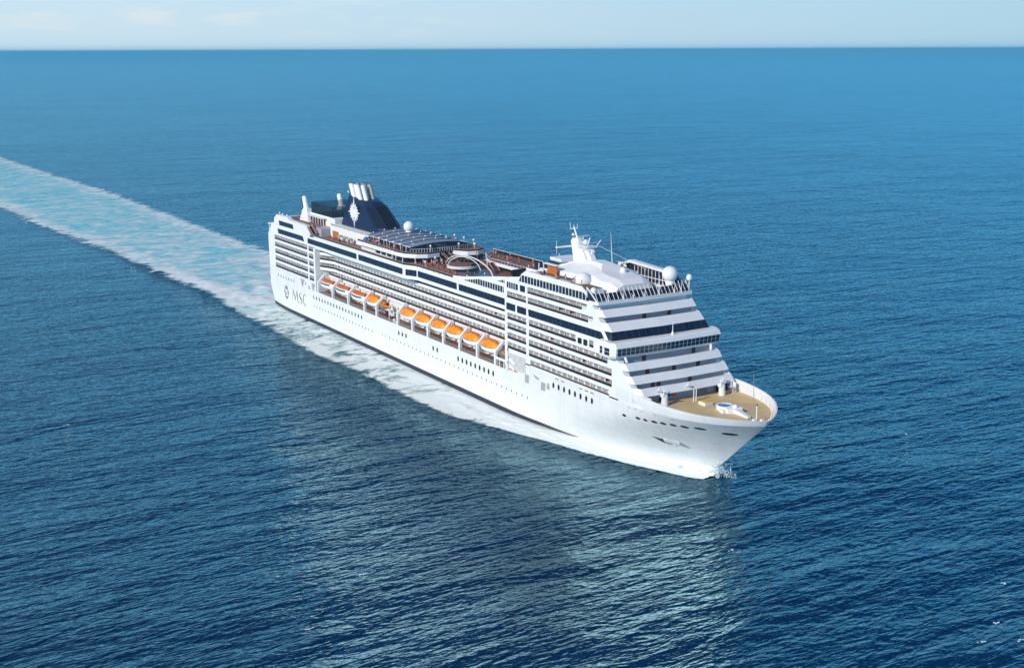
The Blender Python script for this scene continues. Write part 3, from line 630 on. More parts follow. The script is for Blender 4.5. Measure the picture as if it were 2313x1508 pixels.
# ---------------------------------------------------------------- decks on top
dk=MB(); dk.box(-100.6,49,-13.5,13.5,34.64,34.72)
dk.build('pool_deck','teak',ship)
dk=MB(); dk.box(-100.6,-17.5,-15.8,-13.5,34.64,34.71); dk.box(-100.6,-17.5,13.5,15.8,34.64,34.71); dk.build('side_deck','teak',ship)
dk=MB(); dk.box(-138.5,-104.2,-15.0,15.0,37.77,37.84); dk.build('stern_sun_deck','teak',ship)
# rails along the deck edge: white coaming, dark glass, varnished cap
rw=MB(); rd=MB(); rc_=MB()
for s in (-1,1):
    for (x0,y0),(x1,y1) in zip([(-100.4,A),(-17.6,A),(-12.1,13.8)],[(-17.6,A),(-12.1,13.8),(13,13.8)]):
        for mbx,za,zb,t0,t1 in ((rw,34.6,35.2,0,.25),(rd,35.2,35.8,.05,.15),(rc_,35.8,35.9,0,.22)):
            mbx.loft([[(x,s*(y-d),z) for d,z in ((t0,za),(t0,zb),(t1,zb),(t1,za))] for x,y in ((x0,y0),(x1,y1))])
rw.build('deck_coaming','white',ship); rd.build('deck_rail','brown',ship); rc_.build('handrail','rail',ship)
# rising diagonal wall
dg=MB()
def dwall(s):
    st_=[(12.9,13.8,35.9),(20,13.8,36.6),(39,13.8,39.5),(45,13.8,40.35),(49,A,41.1),(57.2,A,42.35),(58.7,A,43.5),(60.5,A,44.55),(88.6,A,44.55),(91.2,A,43.2)]
    dg.loft([[(x,s*y,34.62),(x,s*y,zt),(x,s*(y-.35),zt),(x,s*(y-.35),34.62)] for x,y,zt in st_[:5]])
    st2=[(48.9,A,41.08)]+st_[5:]
    dg.loft([[(x,s*y,40.98),(x,s*y,zt),(x,s*(y-.35),zt),(x,s*(y-.35),40.98)] for x,y,zt in st2])
for s in (-1,1):
    dg=MB(); dwall(s); dg.build('diagonal_side_wall','white',ship)
# forward block decks: gallery houses each side, roof deck
gh=MB()
gh.box(57.6,88.5,-15.7,-9.0,40.2,43.35); gh.box(49.3,72,9.0,15.7,40.2,43.35); gh.box(49.4,60,-9,9,40.2,43.35)
gh.build('gallery_house','white',ship)
dk=MB(); dk.box(57.7,88.4,-15.6,-9.1,43.36,43.42); dk.box(49.4,59.9,-9.1,15.6,43.36,43.43); dk.box(60,71.9,9.1,15.6,43.36,43.42); dk.build('roof_deck','teak',ship)
dk=MB(); dk.box(60.1,94.4,-9,9,40.22,40.28); dk.box(72,94.4,9,15.5,40.22,40.28); dk.box(88.6,94.4,-15.5,-9,40.22,40.28); dk.build('forward_sun_deck','teak',ship)
# port gallery window wall seen from inside
pg=MB(); pg.side([(70,40.3),(91,40.3),(90.5,44.6),(69.0,45.5),(66,44.6)],14.9,15.1); pw_=pg.build('port_window_wall','glass',ship)
pg=MB()
x=70.6
while x<90: pg.box(x-.1,x+.1,14.75,14.88,40.3,44.8); x+=1.65
pg.box(70,90.8,14.72,14.86,42.3,42.5); pg.side([(66,44.5),(69,45.5),(90.6,44.6),(90.9,45.3),(69.0,46.3),(65.6,45.2)],14.0,15.8); pg.build('port_gallery_frame','white',ship)
pg=MB()
for k in range(9): pg.tube((78+1.6*k,11.5,42.0-.1*k),(78+1.6*(k+1),11.5,41.9-.1*k),.1,6)
for k in range(5): pg.tube((78+3.2*k,11.5,40.3),(78+3.2*k,11.5,42),.08,6)
pg.build('balcony_railing','white',ship)
# slanted front wind screen: glass below, white posts leaning aft
ws=MB()
sp=[(91.0,-15.9),(95.0,-15.3),(95.6,0),(95.0,15.3),(91.0,15.9)]
ws.loft([[(x-d,y,z) for x,y in sp] for z,d in ((41.32,0.1),(43.1,1.35))],cap=False,closed=False); wsc=ws.build('wind_screen','glass',ship)
mp_=MB()
for k in range(24):
    y=-15.2+30.4*k/23; xx=95.2+.45*(1-abs(y)/15.3); mp_.tube((xx,y,41.3),(xx-1.9,y,44.0),.085,5)
for s in (-1,1): mp_.tube((95.2,s*15.5,41.2),(91.0,s*15.9,44.6),.18,6); mp_.tube((91,s*15.9,41.3),(91,s*15.9,44.3),.1,6)
mp_.build('screen_post','white',wsc)
for y,h in ((-12.2,4.0),(-7.2,3.0),(-4,1.8),(-.2,2.0),(4.6,5.2),(9.8,2.2),(12.1,2.6)):
    w=MB(); w.lathe((95.6,y,41.3),[(.22,0),(.14,.3),(.07,.8),(.05,h)],6); w.tube((95.6,y,41.5),(94.6,y,41.3+h*.6),.05,5); w.tube((95.6,y-.6,41.3),(95.6,y,41.3+h*.45),.05,5); w.build('antenna_post','white',ship)
def small_dome(x,y,z0,z1,r):
    w=MB(); w.tube((x,y,z0),(x,y,z1-r),.17,8,.12); w.lathe((x,y,z1-r*1.2),[(r*.7,-r*.9),(r,-r*.5),(r,r*.3),(r*.75,r*.9),(r*.3,r*1.15),(.02,r*1.2)],12); w.build('satellite_dome','white',ship,smooth=True)
small_dome(92.0,-14.4,40.6,44.6,.85); small_dome(95.3,15.0,41.2,45.9,.85); small_dome(82.6,2.0,44.2,47.2,.95)
# ---------------------------------------------------------------- mast house and radar mast
mh=MB()
prof=[(56,43.4,44.6,9.2),(60,43.4,45.2,9.0),(63,43.4,46.4,8.6),(68,43.4,47.4,8.2),(74,43.4,48.0,8.2),(78,43.4,47.7,8.4),(81,42.0,46.2,8.6),(84,40.3,45.6,8.4),(88.5,40.3,45.2,7.6),(90.4,40.3,43.8,6.6)]
def sec(x,zb,zt,w):
    k=.30 if 62<x<80 else .72
    return [(x,-w,zb),(x,-w*.97,zb+(zt-zb)*.35),(x,-w*k*1.15,zb+(zt-zb)*.8),(x,-w*k*.7,zt),(x,w*k*.7,zt),(x,w*k*1.15,zb+(zt-zb)*.8),(x,w*.97,zb+(zt-zb)*.35),(x,w,zb)]
mh.loft([sec(*p) for p in prof]); mh.loft([[(x,y,z) for x,y,z in ((52,8,41),(74,8,43.5),(74,13.5,43.5),(52,13.5,41))],[(x,y,z) for x,y,z in ((52,9,43.4),(74,9,46),(74,12.5,46),(52,12.5,43.4))]]) if False else None
mh.box(49.6,60,1.5,8.6,43.4,45.0); mh.box(50,56,-1,6,45.0,45.9)
mho=mh.build('mast_house','white',ship)
w=MB(); w.box(61.5,66.5,-9.35,-9.0,43.5,46.2); w.build('bar_front','wood',mho); w=MB(); w.box(60.6,67.6,-10.4,-9.0,46.25,46.5); w.box(60.7,60.95,-10.3,-10.05,43.45,46.25); w.box(58.2,58.4,-10.3,-10.05,43.45,46.0);w.box(60.6,60.9,-10.3,-9,43.45,44); w.build('bar_canopy','white',mho)
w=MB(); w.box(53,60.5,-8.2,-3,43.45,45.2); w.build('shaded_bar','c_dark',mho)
w=MB()
for y in (-5.6,-3.8): w.box(90.3,90.62,y,y+1.0,41,42.8)
w.build('vent_grille','steel',mho)
rm=MB()
rm.side([(60.9,52.0),(61.8,53.0),(64.5,53.0),(65.2,51.6),(69.6,51.2),(70.2,50.4),(66.6,50.3),(68.5,47.7),(69.6,47.2),(62.3,46.2),(61.6,49.5)],-.95,.95)
rm.side([(67.2,50.2),(69.4,50.1),(71.6,47.5),(69.9,47.3)],-.8,.8)
rm.box(65,70.3,-1.9,1.9,51.1,51.4)
rmo=rm.build('radar_mast','white',ship)
w=MB(); w.tube((62.9,0,52.8),(61.0,0,56.1),.32,8,.2); w.tube((60.2,-.9,55.4),(61.6,.9,55.6),.1,6); w.tube((60.4,-.8,55.4),(60.2,-.8,57.2),.07,6); w.tube((61.5,.8,55.6),(61.6,.8,56.9),.07,6); w.tube((61,0,56),(61,0,56.8),.07,6); w.ball((61.7,-.7,53.9),.42,8); w.build('pole_mast','white',rmo)
def radar(x,y,z,L,a,h=.9):
    w=MB(); w.tube((x,y,z-h),(x,y,z),.2,8); d=Vector((math.cos(a),math.sin(a),0))*L/2; p=Vector((x,y,z)); nn=Vector((-d.y,d.x,0)).normalized()*.16
    w.loft([[tuple(p+d*k+nn+Vector((0,0,-.16))),tuple(p+d*k-nn+Vector((0,0,-.16))),tuple(p+d*k-nn+Vector((0,0,.2))),tuple(p+d*k+nn+Vector((0,0,.2)))] for k in (-1,1)]); w.build('radar_scanner','white',rmo)
radar(64.9,.6,53.7,4.4,R(98),1.0); radar(71.6,-1.0,50.6,5.0,R(-20),1.2)
w=MB(); w.box(60.6,61.4,-6.0,-.9,50.3,50.75); w.tube((61,-5.9,48.6),(61,-5.9,52.4),.06,5); w.build('yard_arm','white',rmo)
w=MB()
for a in range(0,11): w.tube((65.2+.5*a,-1.9,51.4),(65.2+.5*a,-1.9,52.5),.035,4)
w.path([(65.2,-1.9,52.5),(70.3,-1.9,52.5),(70.3,1.9,52.5)],.06); w.tube((66.3,-1.95,50.4),(66.3,-1.95,53.2),.12,6); w.ball((67.2,0,52.3),.8,10); w.tube((69.2,-.8,51.4),(70.4,-.8,54),.2,6); w.tube((70.6,1.2,51.4),(70.9,2.6,53.2),.12,6); w.build('mast_platform','white',rmo)
w=MB(); w.tube((77.4,2,46.8),(76.4,2,56.2),.13,6,.03); w.build('whip_antenna','white',ship)
w=MB(); w.tube((70.6,2,51.6),(84,9,46.0),.04,4); w.tube((47.5,4,43.4),(47.3,4,46.0),.12,6); w.build('stay_wire','white',ship)
def radome(x,y,z,r,zb,lab=None,nm_='radome'):
    w=MB(); w.ball((x,y,z),r,20); w.lathe((x,y,zb),[(r*.55,0),(r*.5,(z-zb)*.4),(r*.62,(z-zb)-r*.75)],16); w.build(nm_,'white',ship,smooth=True)
radome(79.2,-9.0,43.7,2.55,40.4); radome(91.6,11.2,45.7,2.2,40.4)
# benches and wind screens along the starboard roof deck
for k,(x0,x1) in enumerate(((61,65.5),(68.5,73.5),(76,81))):
    w=MB(); w.box(x0,x1,-15.3,-14.2,43.42,44.2,1); w.box(x0-.1,x1+.1,-15.4,-14.1,44.2,44.38,0)
    for q in range(5): w.box(x0+(x1-x0)*q/4-.08,x0+(x1-x0)*q/4+.08,-15.38,-15.3,43.42,44.2,0)
    w.build('deck_bench',['white','black'],ship)
# ---------------------------------------------------------------- pool area
pp=MB(); pp.box(-8,28,-6,2,34.725,34.75); pp.build('pool_floor','teal',ship)
pp=MB(); pp.lathe((-2.7,-1.5,35.1),[(4.4,0),(5.4,.2),(5.5,1.0),(5.2,1.05)],32); pp.lathe((-2.7,-1.5,34.7),[(1.2,0),(1.2,.5)],12); di=pp.build('round_stage','white',ship,smooth=False)
pp=MB(); pp.lathe((-2.7,-1.5,36.16),[(4.9,0),(4.9,.03)],28); pp.build('stage_floor','teak',di)
w=MB()
for k in range(10):
    a=R(10+16*k); w.box(-2.7+5.0*math.cos(a)-.25,-2.7+5.0*math.cos(a)+.25,-1.5+5.0*math.sin(a)-.5,-1.5+5.0*math.sin(a)+.5,36.2,36.9)
w.build('stage_bench','c_dark',di)
for (xa,xb,ya,yb,hh,rr) in ((-15.5,16.5,-1,-1,4.5,.2),(-10,4,-3.5,1.5,3.9,.16)):
    w=MB(); pts=[(xa+(xb-xa)*k/18,ya+(yb-ya)*k/18,34.7+hh*(1-(2*k/18-1)**2)**.62) for k in range(19)]
    w.path(pts,rr,8); w.build('arch','white',ship)
# port gallery at the next deck level, with fascia, rail, posts and stair
pg=MB(); pg.prism([(4,5),(49,5),(49,15.9),(-12,15.9),(-12,12.5),(-3,7.5)],36.6,37.65); gal=pg.build('pool_gallery','white',ship)
w=MB(); w.box(57.3,57.55,-15.6,-9.0,40.25,43.3); w.box(49.1,49.25,-13.6,8,37,43.0); w.build('opening_shade_panel','black',ship)  # black panels painted in for the shade of the covered opening
pg=MB(); pg.prism([(4.3,5.3),(48.8,5.3),(48.8,15.6),(-11.5,15.6),(-11.5,12.6),(-2.8,7.8)],37.66,37.7); pg.build('gallery_deck','teak',gal)
pg=MB(); pg.box(-12,49,15.7,15.8,37.66,38.7); pg.build('gallery_rail','brown',gal)
pg=MB(); pg.box(-12,49,15.6,15.9,38.7,38.8); pg.path([(-2.8,7.7,38.6),(4.2,5.2,38.6),(48.8,5.2,38.6)],.06)
for x,y in ((-3,8),(5,5.6),(17.8,5.6),(30,5.6),(40,5.6)): pg.tube((x,y,34.7),(x,y,36.6),.16,6)
x=5
while x<48: pg.tube((x,5.2,37.66),(x,5.2,38.6),.04,4); x+=2
pg.build('gallery_post','white',gal)
pg=MB(); pg.loft([[(6.2,4.9,37.6),(6.2,3.1,37.6),(6.2,3.1,37.3),(6.2,4.9,37.3)],[(10.6,4.9,34.9),(10.6,3.1,34.9),(10.6,3.1,34.6),(10.6,4.9,34.6)]]); pg.build('gallery_stair','door',gal)
pg=MB(); pg.tube((6.2,3.0,38.1),(10.6,3.0,35.3),.14,6); pg.tube((6.2,5,38.1),(10.6,5,35.3),.14,6); pg.build('stair_rail','rail',gal)
w=MB(); w.box(15,44,6.5,13.5,34.75,36.5); w.build('gallery_shade_block','black',gal)  # black block added to stand for the dark shade beneath the gallery
# upper deck (level above the pool deck) aft of the pool: two lobes and straight sides
lo=[(-59.5,-14.1),(-27,-14.0),(-22.5,-13.2),(-19,-10.5),(-17.2,-7.2),(-17.6,-2.4),(-24,-2.4),(-24,4.4),(-20,4.5),(-15.6,7.5),(-14.6,11),(-17,14.8),(-26,15.6),(-59.5,15.6)]
u=MB(); u.prism(lo,36.7,38.05); ud=u.build('upper_sun_deck','white',ship)
def edge_strip(mb,poly,d0,d1,z0,z1,closed=False):
    n=len(poly); c=Vector((sum(p[0] for p in poly)/n,sum(p[1] for p in poly)/n)); rr=[]
    for i,p in enumerate(poly):
        a=Vector(poly[max(i-1,0)]); b=Vector(poly[min(i+1,n-1)]); t=(b-a).normalized(); nn=Vector((t.y,-t.x)); q=Vector(p)
        rr.append([(q.x-nn.x*d,q.y-nn.y*d,z) for d,z in ((d0,z0),(d0,z1),(d1,z1),(d1,z0))])
    mb.loft(rr)
for seg in (lo[:6],lo[8:]):
    u=MB(); edge_strip(u,seg,.1,.2,38.05,38.6); u.build('deck_rail','brown',ud)
    u=MB(); edge_strip(u,seg,.05,.25,38.6,38.7); u.build('handrail','rail',ud)
u=MB(); u.prism([(x*.995-.2,y*.97) for x,y in lo],38.05,38.08); u.build('sun_deck_floor','teak',ud)
u=MB(); u.box(-60,-48,-12.4,12.4,34.7,36.7); u.box(-48,-22,-11.5,11.5,36.2,36.7)
for x in (-48,-43.4,-38.8,-34.2): u.box(x,x+.5,-12.6,-12.2,34.7,36.7); u.box(x,x+.5,12.2,12.6,34.7,36.7)
u.box(-48,-34,-12.55,-12.3,34.7,35.0); u.build('deckhouse_wall','white',ud)
u=MB(); u.box(-47.9,-24,-12.25,12.25,34.75,36.6); u.build('deckhouse_window','glass',ud)
u=MB()
for x,y in ((-25,-12.8),(-21,-10),(-30,-13),(-19,9),(-17,12)): u.tube((x,y,34.7),(x,y,36.7),.17,8)
u.build('deck_post','white',ud)
# twin stairs from the upper deck to the pool deck
for y in (-1.2,1.6):
    u=MB(); u.loft([[(-23.9,y-.9,38.05),(-23.9,y+.9,38.05),(-23.9,y+.9,37.7),(-23.9,y-.9,37.7)],[(-15.5,y-.9,34.95),(-15.5,y+.9,34.95),(-15.5,y+.9,34.6),(-15.5,y-.9,34.6)]]); sr=u.build('stair','door',ship)
    u=MB()
    for q in (-1,1): u.tube((-23.9,y+q,38.8),(-15.5,y+q,35.7),.13,6)
    u.build('stair_rail','rail',sr)
# sliding glass roof: shallow vault with transverse ribs
rf=MB(); X0,X1=-56.5,-21.5; hwid=11.2
def vault(y,base=40.0,rise=1.45): return base+rise*(1-(y/hwid)**2)
def xfront(y): return X1-1.0+2.2*(1-(y/hwid)**2)
yy=[-hwid+2*hwid*k/24 for k in range(25)]
rf.loft([[(x0,y,vault(y)) for y in yy] for x0 in (X0,)]+[[(xfront(y),y,vault(y)) for y in yy]],cap=False,closed=False)
ro=rf.build('glass_roof','roof',ship,smooth=True)
for k in range(6):
    r_=MB(); f=k/6
    r_.path([(X0+(xfront(y)-X0)*f,y,vault(y)+.1) for y in yy],.17,5); r_.build('roof_rib','rib',ro)
for k in range(6):
    f=(k+.0)/6
    for q in range(5):
        y=-9+4.4*q+(.9 if k%2 else 0); w=MB(); w.ball((X0+(xfront(y)-X0)*f,y,vault(y)+.45),.26,8); w.build('roof_lamp','white',ro)
rf=MB()
fr_=[(xfront(y)-.15,y) for y in yy]
rf.loft([[(x,y,38.1) for x,y in fr_],[(x,y,vault(y)-.05) for x,y in fr_]],cap=False,closed=False)
for s in (-1,1): rf.box(X0,X1-1.2,*sorted((s*(hwid-.25),s*(hwid-.1))),38.1,39.95)
rf.build('roof_side_glass','glass',ro)
rf=MB()
rf.path([(x+.4,y,39.4) for x,y in fr_],.07,5)
for k in range(25): rf.box(fr_[k][0]+.35,fr_[k][0]+.45,fr_[k][1]-.06,fr_[k][1]+.06,38.1,39.4)
for s in (-1,1):
    rf.box(X0,X1-1.0,*sorted((s*(hwid+.0),s*(hwid-.35))),39.95,40.12)
    x=X0
    while x<X1: rf.box(x,x+.2,*sorted((s*hwid,s*(hwid-.1))),38.1,39.95); x+=4.4
rf.build('roof_frame','white',ro)
# radome on the glass roof
w=MB(); w.ball((-47.6,1.0,43.4),1.95,20); w.lathe((-47.6,1.0,40.6),[(1.25,0),(1.15,.8),(1.35,1.6)],16); w.build('radome','white',ship,smooth=True)
# funnel house and walls
fh=MB(); fh.box(-96,-48,-9.2,9.2,34.7,39.2); fh.box(-121,-97,-7.6,7.6,37.8,41.6)
fh.loft([[(-97,-7.6,34.7),(-97,7.6,34.7),(-97,7.6,41.6),(-97,-7.6,41.6)],[(-94.8,-7.6,34.7),(-94.8,7.6,34.7),(-94.8,7.6,41.2),(-94.8,-7.6,41.2)]])
fho=fh.build('funnel_house','white',ship)
w=MB(); w.box(-95.5,-48.5,-9.25,-9.15,39.2,39.9); w.build('house_rail','steel',fho)
w=MB()
x=-95.5
while x<-48: w.box(x-.08,x+.08,-9.3,-9.1,39.2,40.0); x+=3.9
w.box(-95.5,-48.5,-9.3,-9.1,39.9,40.05); w.build('rail_post','white',fho)
w=MB()
for k in range(6): w.lathe((-119+2.7*k,-7.62,37.8),[(.95,0),(.95,1.5),(.7,2.1),(.2,2.4)],10)
w.build('arched_doorway','door',fho)
w=MB()
for k in range(7): w.box(-120.5+2.7*k-.12,-120.5+2.7*k+.12,-8.7,-8.4,37.8,40.9)
w.box(-121,-103,-9.4,-7.6,40.6,40.9); w.build('arcade_post','white',fho)
w=MB(); w.box(-93.6,-88,-9.32,-9.2,34.8,37.3); w.box(-101,-98.6,-9,-8.7,34.8,37.3); w.build('bar_front','wood',fho)
w=MB(); w.box(-104.2,-96.5,-12.8,-7.7,34.7,37.7); w.build('stair_house','lilac',fho)
# stairs aft down from the stern deck
for y0 in (-15.6,-13.6):
    w=MB(); w.loft([[(-103.8,y0,38.0),(-103.8,y0+1.5,38.0),(-103.8,y0+1.5,37.6),(-103.8,y0,37.6)],[(-98.6,y0,34.9),(-98.6,y0+1.5,34.9),(-98.6,y0+1.5,34.6),(-98.6,y0,34.6)]]); t_=w.build('stair','door',ship)
    w=MB(); w.tube((-103.8,y0,38.9),(-98.6,y0,35.8),.14,6); w.tube((-103.8,y0+1.5,38.9),(-98.6,y0+1.5,35.8),.14,6); w.build('stair_rail','rail',t_)
# funnel
fu=MB()
def frame_f(x0,x1,w,z): return [(x0,-w,z),(x1-2,-w,z),(x1,-w*.55,z),(x1,w*.55,z),(x1-2,w,z),(x0,w,z)]
fu.loft([[(-95.0,-4.8,39.2),(-60.4,-4.8,39.2),(-56.2,-2.6,39.2),(-56.2,2.6,39.2),(-60.4,4.8,39.2),(-95.0,4.8,39.2)],
         [(-93.9,-4.7,41.4),(-62.2,-4.7,41.4),(-58.2,-2.5,41.4),(-58.2,2.5,41.4),(-62.2,4.7,41.4),(-93.9,4.7,41.4)],
         [(-90.2,-4.3,48.7),(-73.6,-4.2,48.7),(-69.8,-2.3,48.7),(-69.8,2.3,48.7),(-73.6,4.2,48.7),(-90.2,4.3,48.7)],
         [(-88.6,-4.0,51.3),(-78.6,-3.9,50.2),(-73.8,-2.0,49.9),(-73.8,2.0,49.9),(-78.6,3.9,50.2),(-88.6,4.0,51.3)]])
fun=fu.build('funnel','navy',ship)
lv=MB()
for k in range(17):   # louvres wrapping the sloping front
    f=(k+.5)/17; z=41.6+7.0*f
    def lp(x41,x48): return x41+(x48-x41)*(z-41.4)/7.3
    a=[(lp(-64.4,-75.6),-4.72+.5*f),(lp(-62.2,-73.6),-4.75+.5*f),(lp(-58.2,-69.8),-2.5+.2*f),(lp(-58.2,-69.8),2.5-.2*f),(lp(-62.2,-73.6),4.75-.5*f),(lp(-64.4,-75.6),4.72-.5*f)]
    lv.loft([[(x,y,z-.06),(x+.42,y*1.03,z-.12),(x+.42,y*1.03,z+.0),(x,y,z+.06)] for x,y in a])
lv.build('louvre','net',fun)
lv=MB()
for y in (-2.4,-1.2,0,1.2,2.4): lv.tube((-58.0,y,41.5),(-69.5,y*.92,48.6),.12,5)
lv.build('louvre_frame','brown',fun)
px=[(-86.9,-2.4,0),(-84.7,-3.1,0),(-82.2,-2.5,0),(-79.6,-3.0,0),(-77.6,-1.6,0),(-86.5,.2,1),(-83.8,1.4,1),(-81.0,.6,1),(-78.6,1.6,1)]
for x,y,b_ in px:
    w=MB(); a=Vector((x,y,49.4)); q=Vector((x-3.4,y,55.4)); w.tube(a,q,.9,12,.9); w.build('exhaust_pipe','white' if not b_ else 'steel',fun,smooth=False)
    w=MB(); w.tube(q,q+Vector((-.14,0,.25)),.66,12); w.build('pipe_cap','c_dark',fun)
w=MB(); w.box(-91.9,-88.5,-2.8,2.8,50.5,55.2) if False else w.tube((-90.2,-3.4,52),(-91.0,-3.4,52.5),.25,6); w.build('funnel_light','white',fun)
# funnel emblem: long-rayed star
def star(cx,cz,y,rv,rh,name,par):
    w=MB(); n=16; pts=[]
    for i in range(2*n):
        a=math.pi/2+2*math.pi*i/(2*n); r=1.0
        if i%2: rr=.50
        else:
            k=(i//2)%16; rr={0:1.0,8:1.0,4:.92,12:.92}.get(k,.70 if k%2 else .74)
            if k in (1,15,7,9): rr=.78
        pts.append((cx+rh*rr*math.cos(a)*(1.0),cz+rv*rr*math.sin(a)*(1 if i%16 in(0,) else .82)))
    w.side(pts,y-.3,y); o=w.build(name,'white',par); return o
e_=star(-82.2,45.3,-4.85,5.8,6.0,'funnel_emblem',fun)
w=MB()
for zz in (43.2,47.0): w.lathe((-81.9,-4.94,zz),[(.45,-.2),(.45,.2)],8)
w.build('emblem_detail','navy',e_)
# aft vents and sports court cage
for y in (-7.8,7.6):
    w=MB(); w.tube((-121.0,y,37.8),(-125.2,y,47.4),1.35,14,1.0); w.loft([[(-127.5,y-1.6,37.8),(-117.8,y-1.6,37.8),(-117.8,y+1.6,37.8),(-127.5,y+1.6,37.8)],[(-124.6,y-1.0,43.0),(-120.8,y-1.0,43.0),(-120.8,y+1.0,43.0),(-124.6,y+1.0,43.0)]]); vo_=w.build('vent_tower','white',ship)
    w=MB(); w.tube((-125.2,y,47.4),(-125.28,y,47.58),.8,12); w.build('vent_mouth','steel',vo_)
ct=MB(); ct.box(-119,-98,-7.2,7.2,41.62,41.66); cto=ct.build('sports_court','court',ship)
ct=MB()
for x in (-119,-113,-107,-101,-97.6):
    for y in (-7.4,7.4): ct.tube((x,y,41.6),(x,y,45.6),.1,5)
for z in [42.1+.5*k for k in range(8)]:
    for y in (-7.4,7.4): ct.tube((-119,y,z),(-97.6,y,z),.04,4)
    for x in (-119,-97.6): ct.tube((x,-7.4,z),(x,7.4,z),.04,4)
for k in range(36): 
    x=-119+.6*k
    for y in (-7.4,7.4): ct.tube((x,y,41.6),(x,y,45.6),.022,3)
for k in range(24):
    for x in (-119,-97.6): ct.tube((x,-7.4+.62*k,41.6),(x,-7.4+.62*k,45.6),.022,3)
ct.build('court_frame','net',cto)
ct=MB(); ct.loft([[(x,y,z) for z in (41.6,46.0)] for x,y in ((-119,-7.5),(-97.6,-7.5),(-97.6,7.5),(-119,7.5),(-119,-7.5))],cap=False,closed=False); ct.build('court_netting','mesh',cto,fix=False)
w=MB(); w.tube((-109.5,6.5,41.6),(-112.0,6.5,50.2),.5,8,.06); w.build('black_antenna_mast','c_dark',ship)
w=MB()
for x,y in ((-138,-14),(-137.9,-4),(-137.9,8),(-133,-14.6),(-128,-14.6)): w.tube((x,y,37.8),(x,y,39.6),.07,5); w.ball((x,y,39.9),.36,8)
w.build('deck_lamp','white',ship)
w=MB()
for x,y in ((-40,-11.6),(-34.5,-11.6),(-29,-11.6),(-46,-11.6)): w.tube((x,y,38.1),(x,y,40.2),.07,5); w.ball((x,y,40.4),.42,8)
for x,y in ((-25.4,-8.5),(-19.6,-4.8),(-18.8,5.8),(-16,10.5),(-24,14.6),(-31,14.6),(-38,14.6)): w.tube((x,y,38.1),(x,y,40.2),.07,5); w.ball((x,y,40.4),.42,8)
for x,y in ((-17,-12),(-8.5,-12.6),(-14,-6),(4,8),(27,-12.0),(34,-12.5),(44,-12.5)): w.tube((x,y,34.7),(x,y,36.9),.07,5); w.ball((x,y,37.2),.42,8)
w.build('globe_lamp','white',ship)
# ---------------------------------------------------------------- foredeck gear
def part(name,m,fn,smooth=False,par=ship):
    w=MB(); fn(w); return w.build(name,m,par,smooth=smooth)
Z=17.64
for y in (-9.4,9.4):
    def f(w,y=y):
        w.lathe((116.8,y,Z),[(.95,0),(.85,1.3),(.8,2.3),(.6,3.0)],12); w.tube((116.6,y,Z+2.8),(118.3,y-1.2,Z+4.3),.35,8,.25); w.box(116.1,117.4,y-.9,y+.5,Z+2.2,Z+3.1); w.tube((116.2,y,Z+3),(116.2,y,Z+4.4),.12,6)
    part('deck_crane','white',f)
def f(w):
    for y in (-.9,-.1): w.lathe((117.9,y,Z),[(.2,0),(.14,.4),(.13,3.2),(.22,3.4)],8)
part('king_post','white',f)
def f(w): w.lathe((128.0,.9,Z),[(2.05,0),(2.25,.2),(2.3,1.15),(2.15,1.3),(1.7,1.3),(1.65,.9)],28)
pl_=part('round_pool','white',f)
part('pool_water','pool',lambda w:w.lathe((128.0,.9,Z+.9),[(1.72,0),(1.72,.22)],28),par=pl_)
part('pool_ladder','steel',lambda w:(w.tube((126.0,1.8,Z),(126.0,1.8,Z+2.3),.05,5),w.tube((126.3,2.5,Z),(126.3,2.5,Z+2.3),.05,5)),par=pl_)
hx=part('hatch','white',lambda w:w.box(120.3,123.0,-1.3,1.2,Z,Z+.75)); part('hatch_cover','yellow',lambda w:w.box(120.5,122.8,-1.1,1.0,Z+.75,Z+.86),par=hx)
def f(w):
    w.loft([[(129.9,-.9,Z),(131.2,-.9,Z),(131.2,-.9,Z+1.2),(129.9,-.9,Z+1.4)],[(130.2,2.4,Z),(132.8,2.4,Z),(132.8,2.4,Z+1.5),(130.2,2.4,Z+1.7)]])
    w.loft([[(132.0,.2,Z+.1),(132.0,1.8,Z+.1),(132.0,1.8,Z+1.35),(132.0,.2,Z+1.35)],[(137.4,.1,Z+.1),(137.4,1.1,Z+.1),(137.4,1.1,Z+.6),(137.4,.1,Z+.6)]]); w.box(129.0,130.4,-1.7,-.7,Z,Z+.8); w.ball((131.5,1.2,Z+1.5),.7,10)
part('windlass','white',f)
def f(w):
    w.lathe((140.5,.1,Z),[(.5,0),(.3,.5),(.17,.9),(.14,4.2)],8); w.box(140.0,141.0,-.9,-.3,Z,Z+.9); w.box(140.8,141.6,.9,1.6,Z,Z+.8)
part('jackstaff','white',f); part('masthead_light','c_dark',lambda w:w.ball((140.5,.1,Z+4.4),.22,8))
part('whip_aerial','steel',lambda w:w.tube((139.2,.2,Z),(138.9,.2,29.4),.09,6,.04))
def f(w):
    for i,(X,wd) in enumerate(base[8:-1]):
        if i%3==0:
            for s in (-1,1): w.tube((X-.3,s*max(0,wd-.5),Z),(X-.3,s*max(0,wd-.5),Z+1.0),.09,5)
part('bulwark_stay','white',f)
def f(w): 
    for k in range(7): w.tube((113.3,3.2+.7*k,Z+.1),(113.3,3.2+.7*k,Z+1.9),.2,8)
part('fire_hose_reel','steel',f)
part('red_locker','dorange',lambda w:w.box(113.1,113.4,-4.2,-2.9,Z+.9,Z+1.6))
part('wall_gear','c_dark',lambda w:(w.box(113.1,113.5,-14,-13.2,Z+.6,Z+1.6),w.box(113.1,113.6,-8.3,-6.4,Z,Z+.9),w.box(113.1,113.3,-5.4,-4.8,Z+1,Z+1.6),w.box(113.1,114.2,10.5,13.4,Z,Z+1.9)))
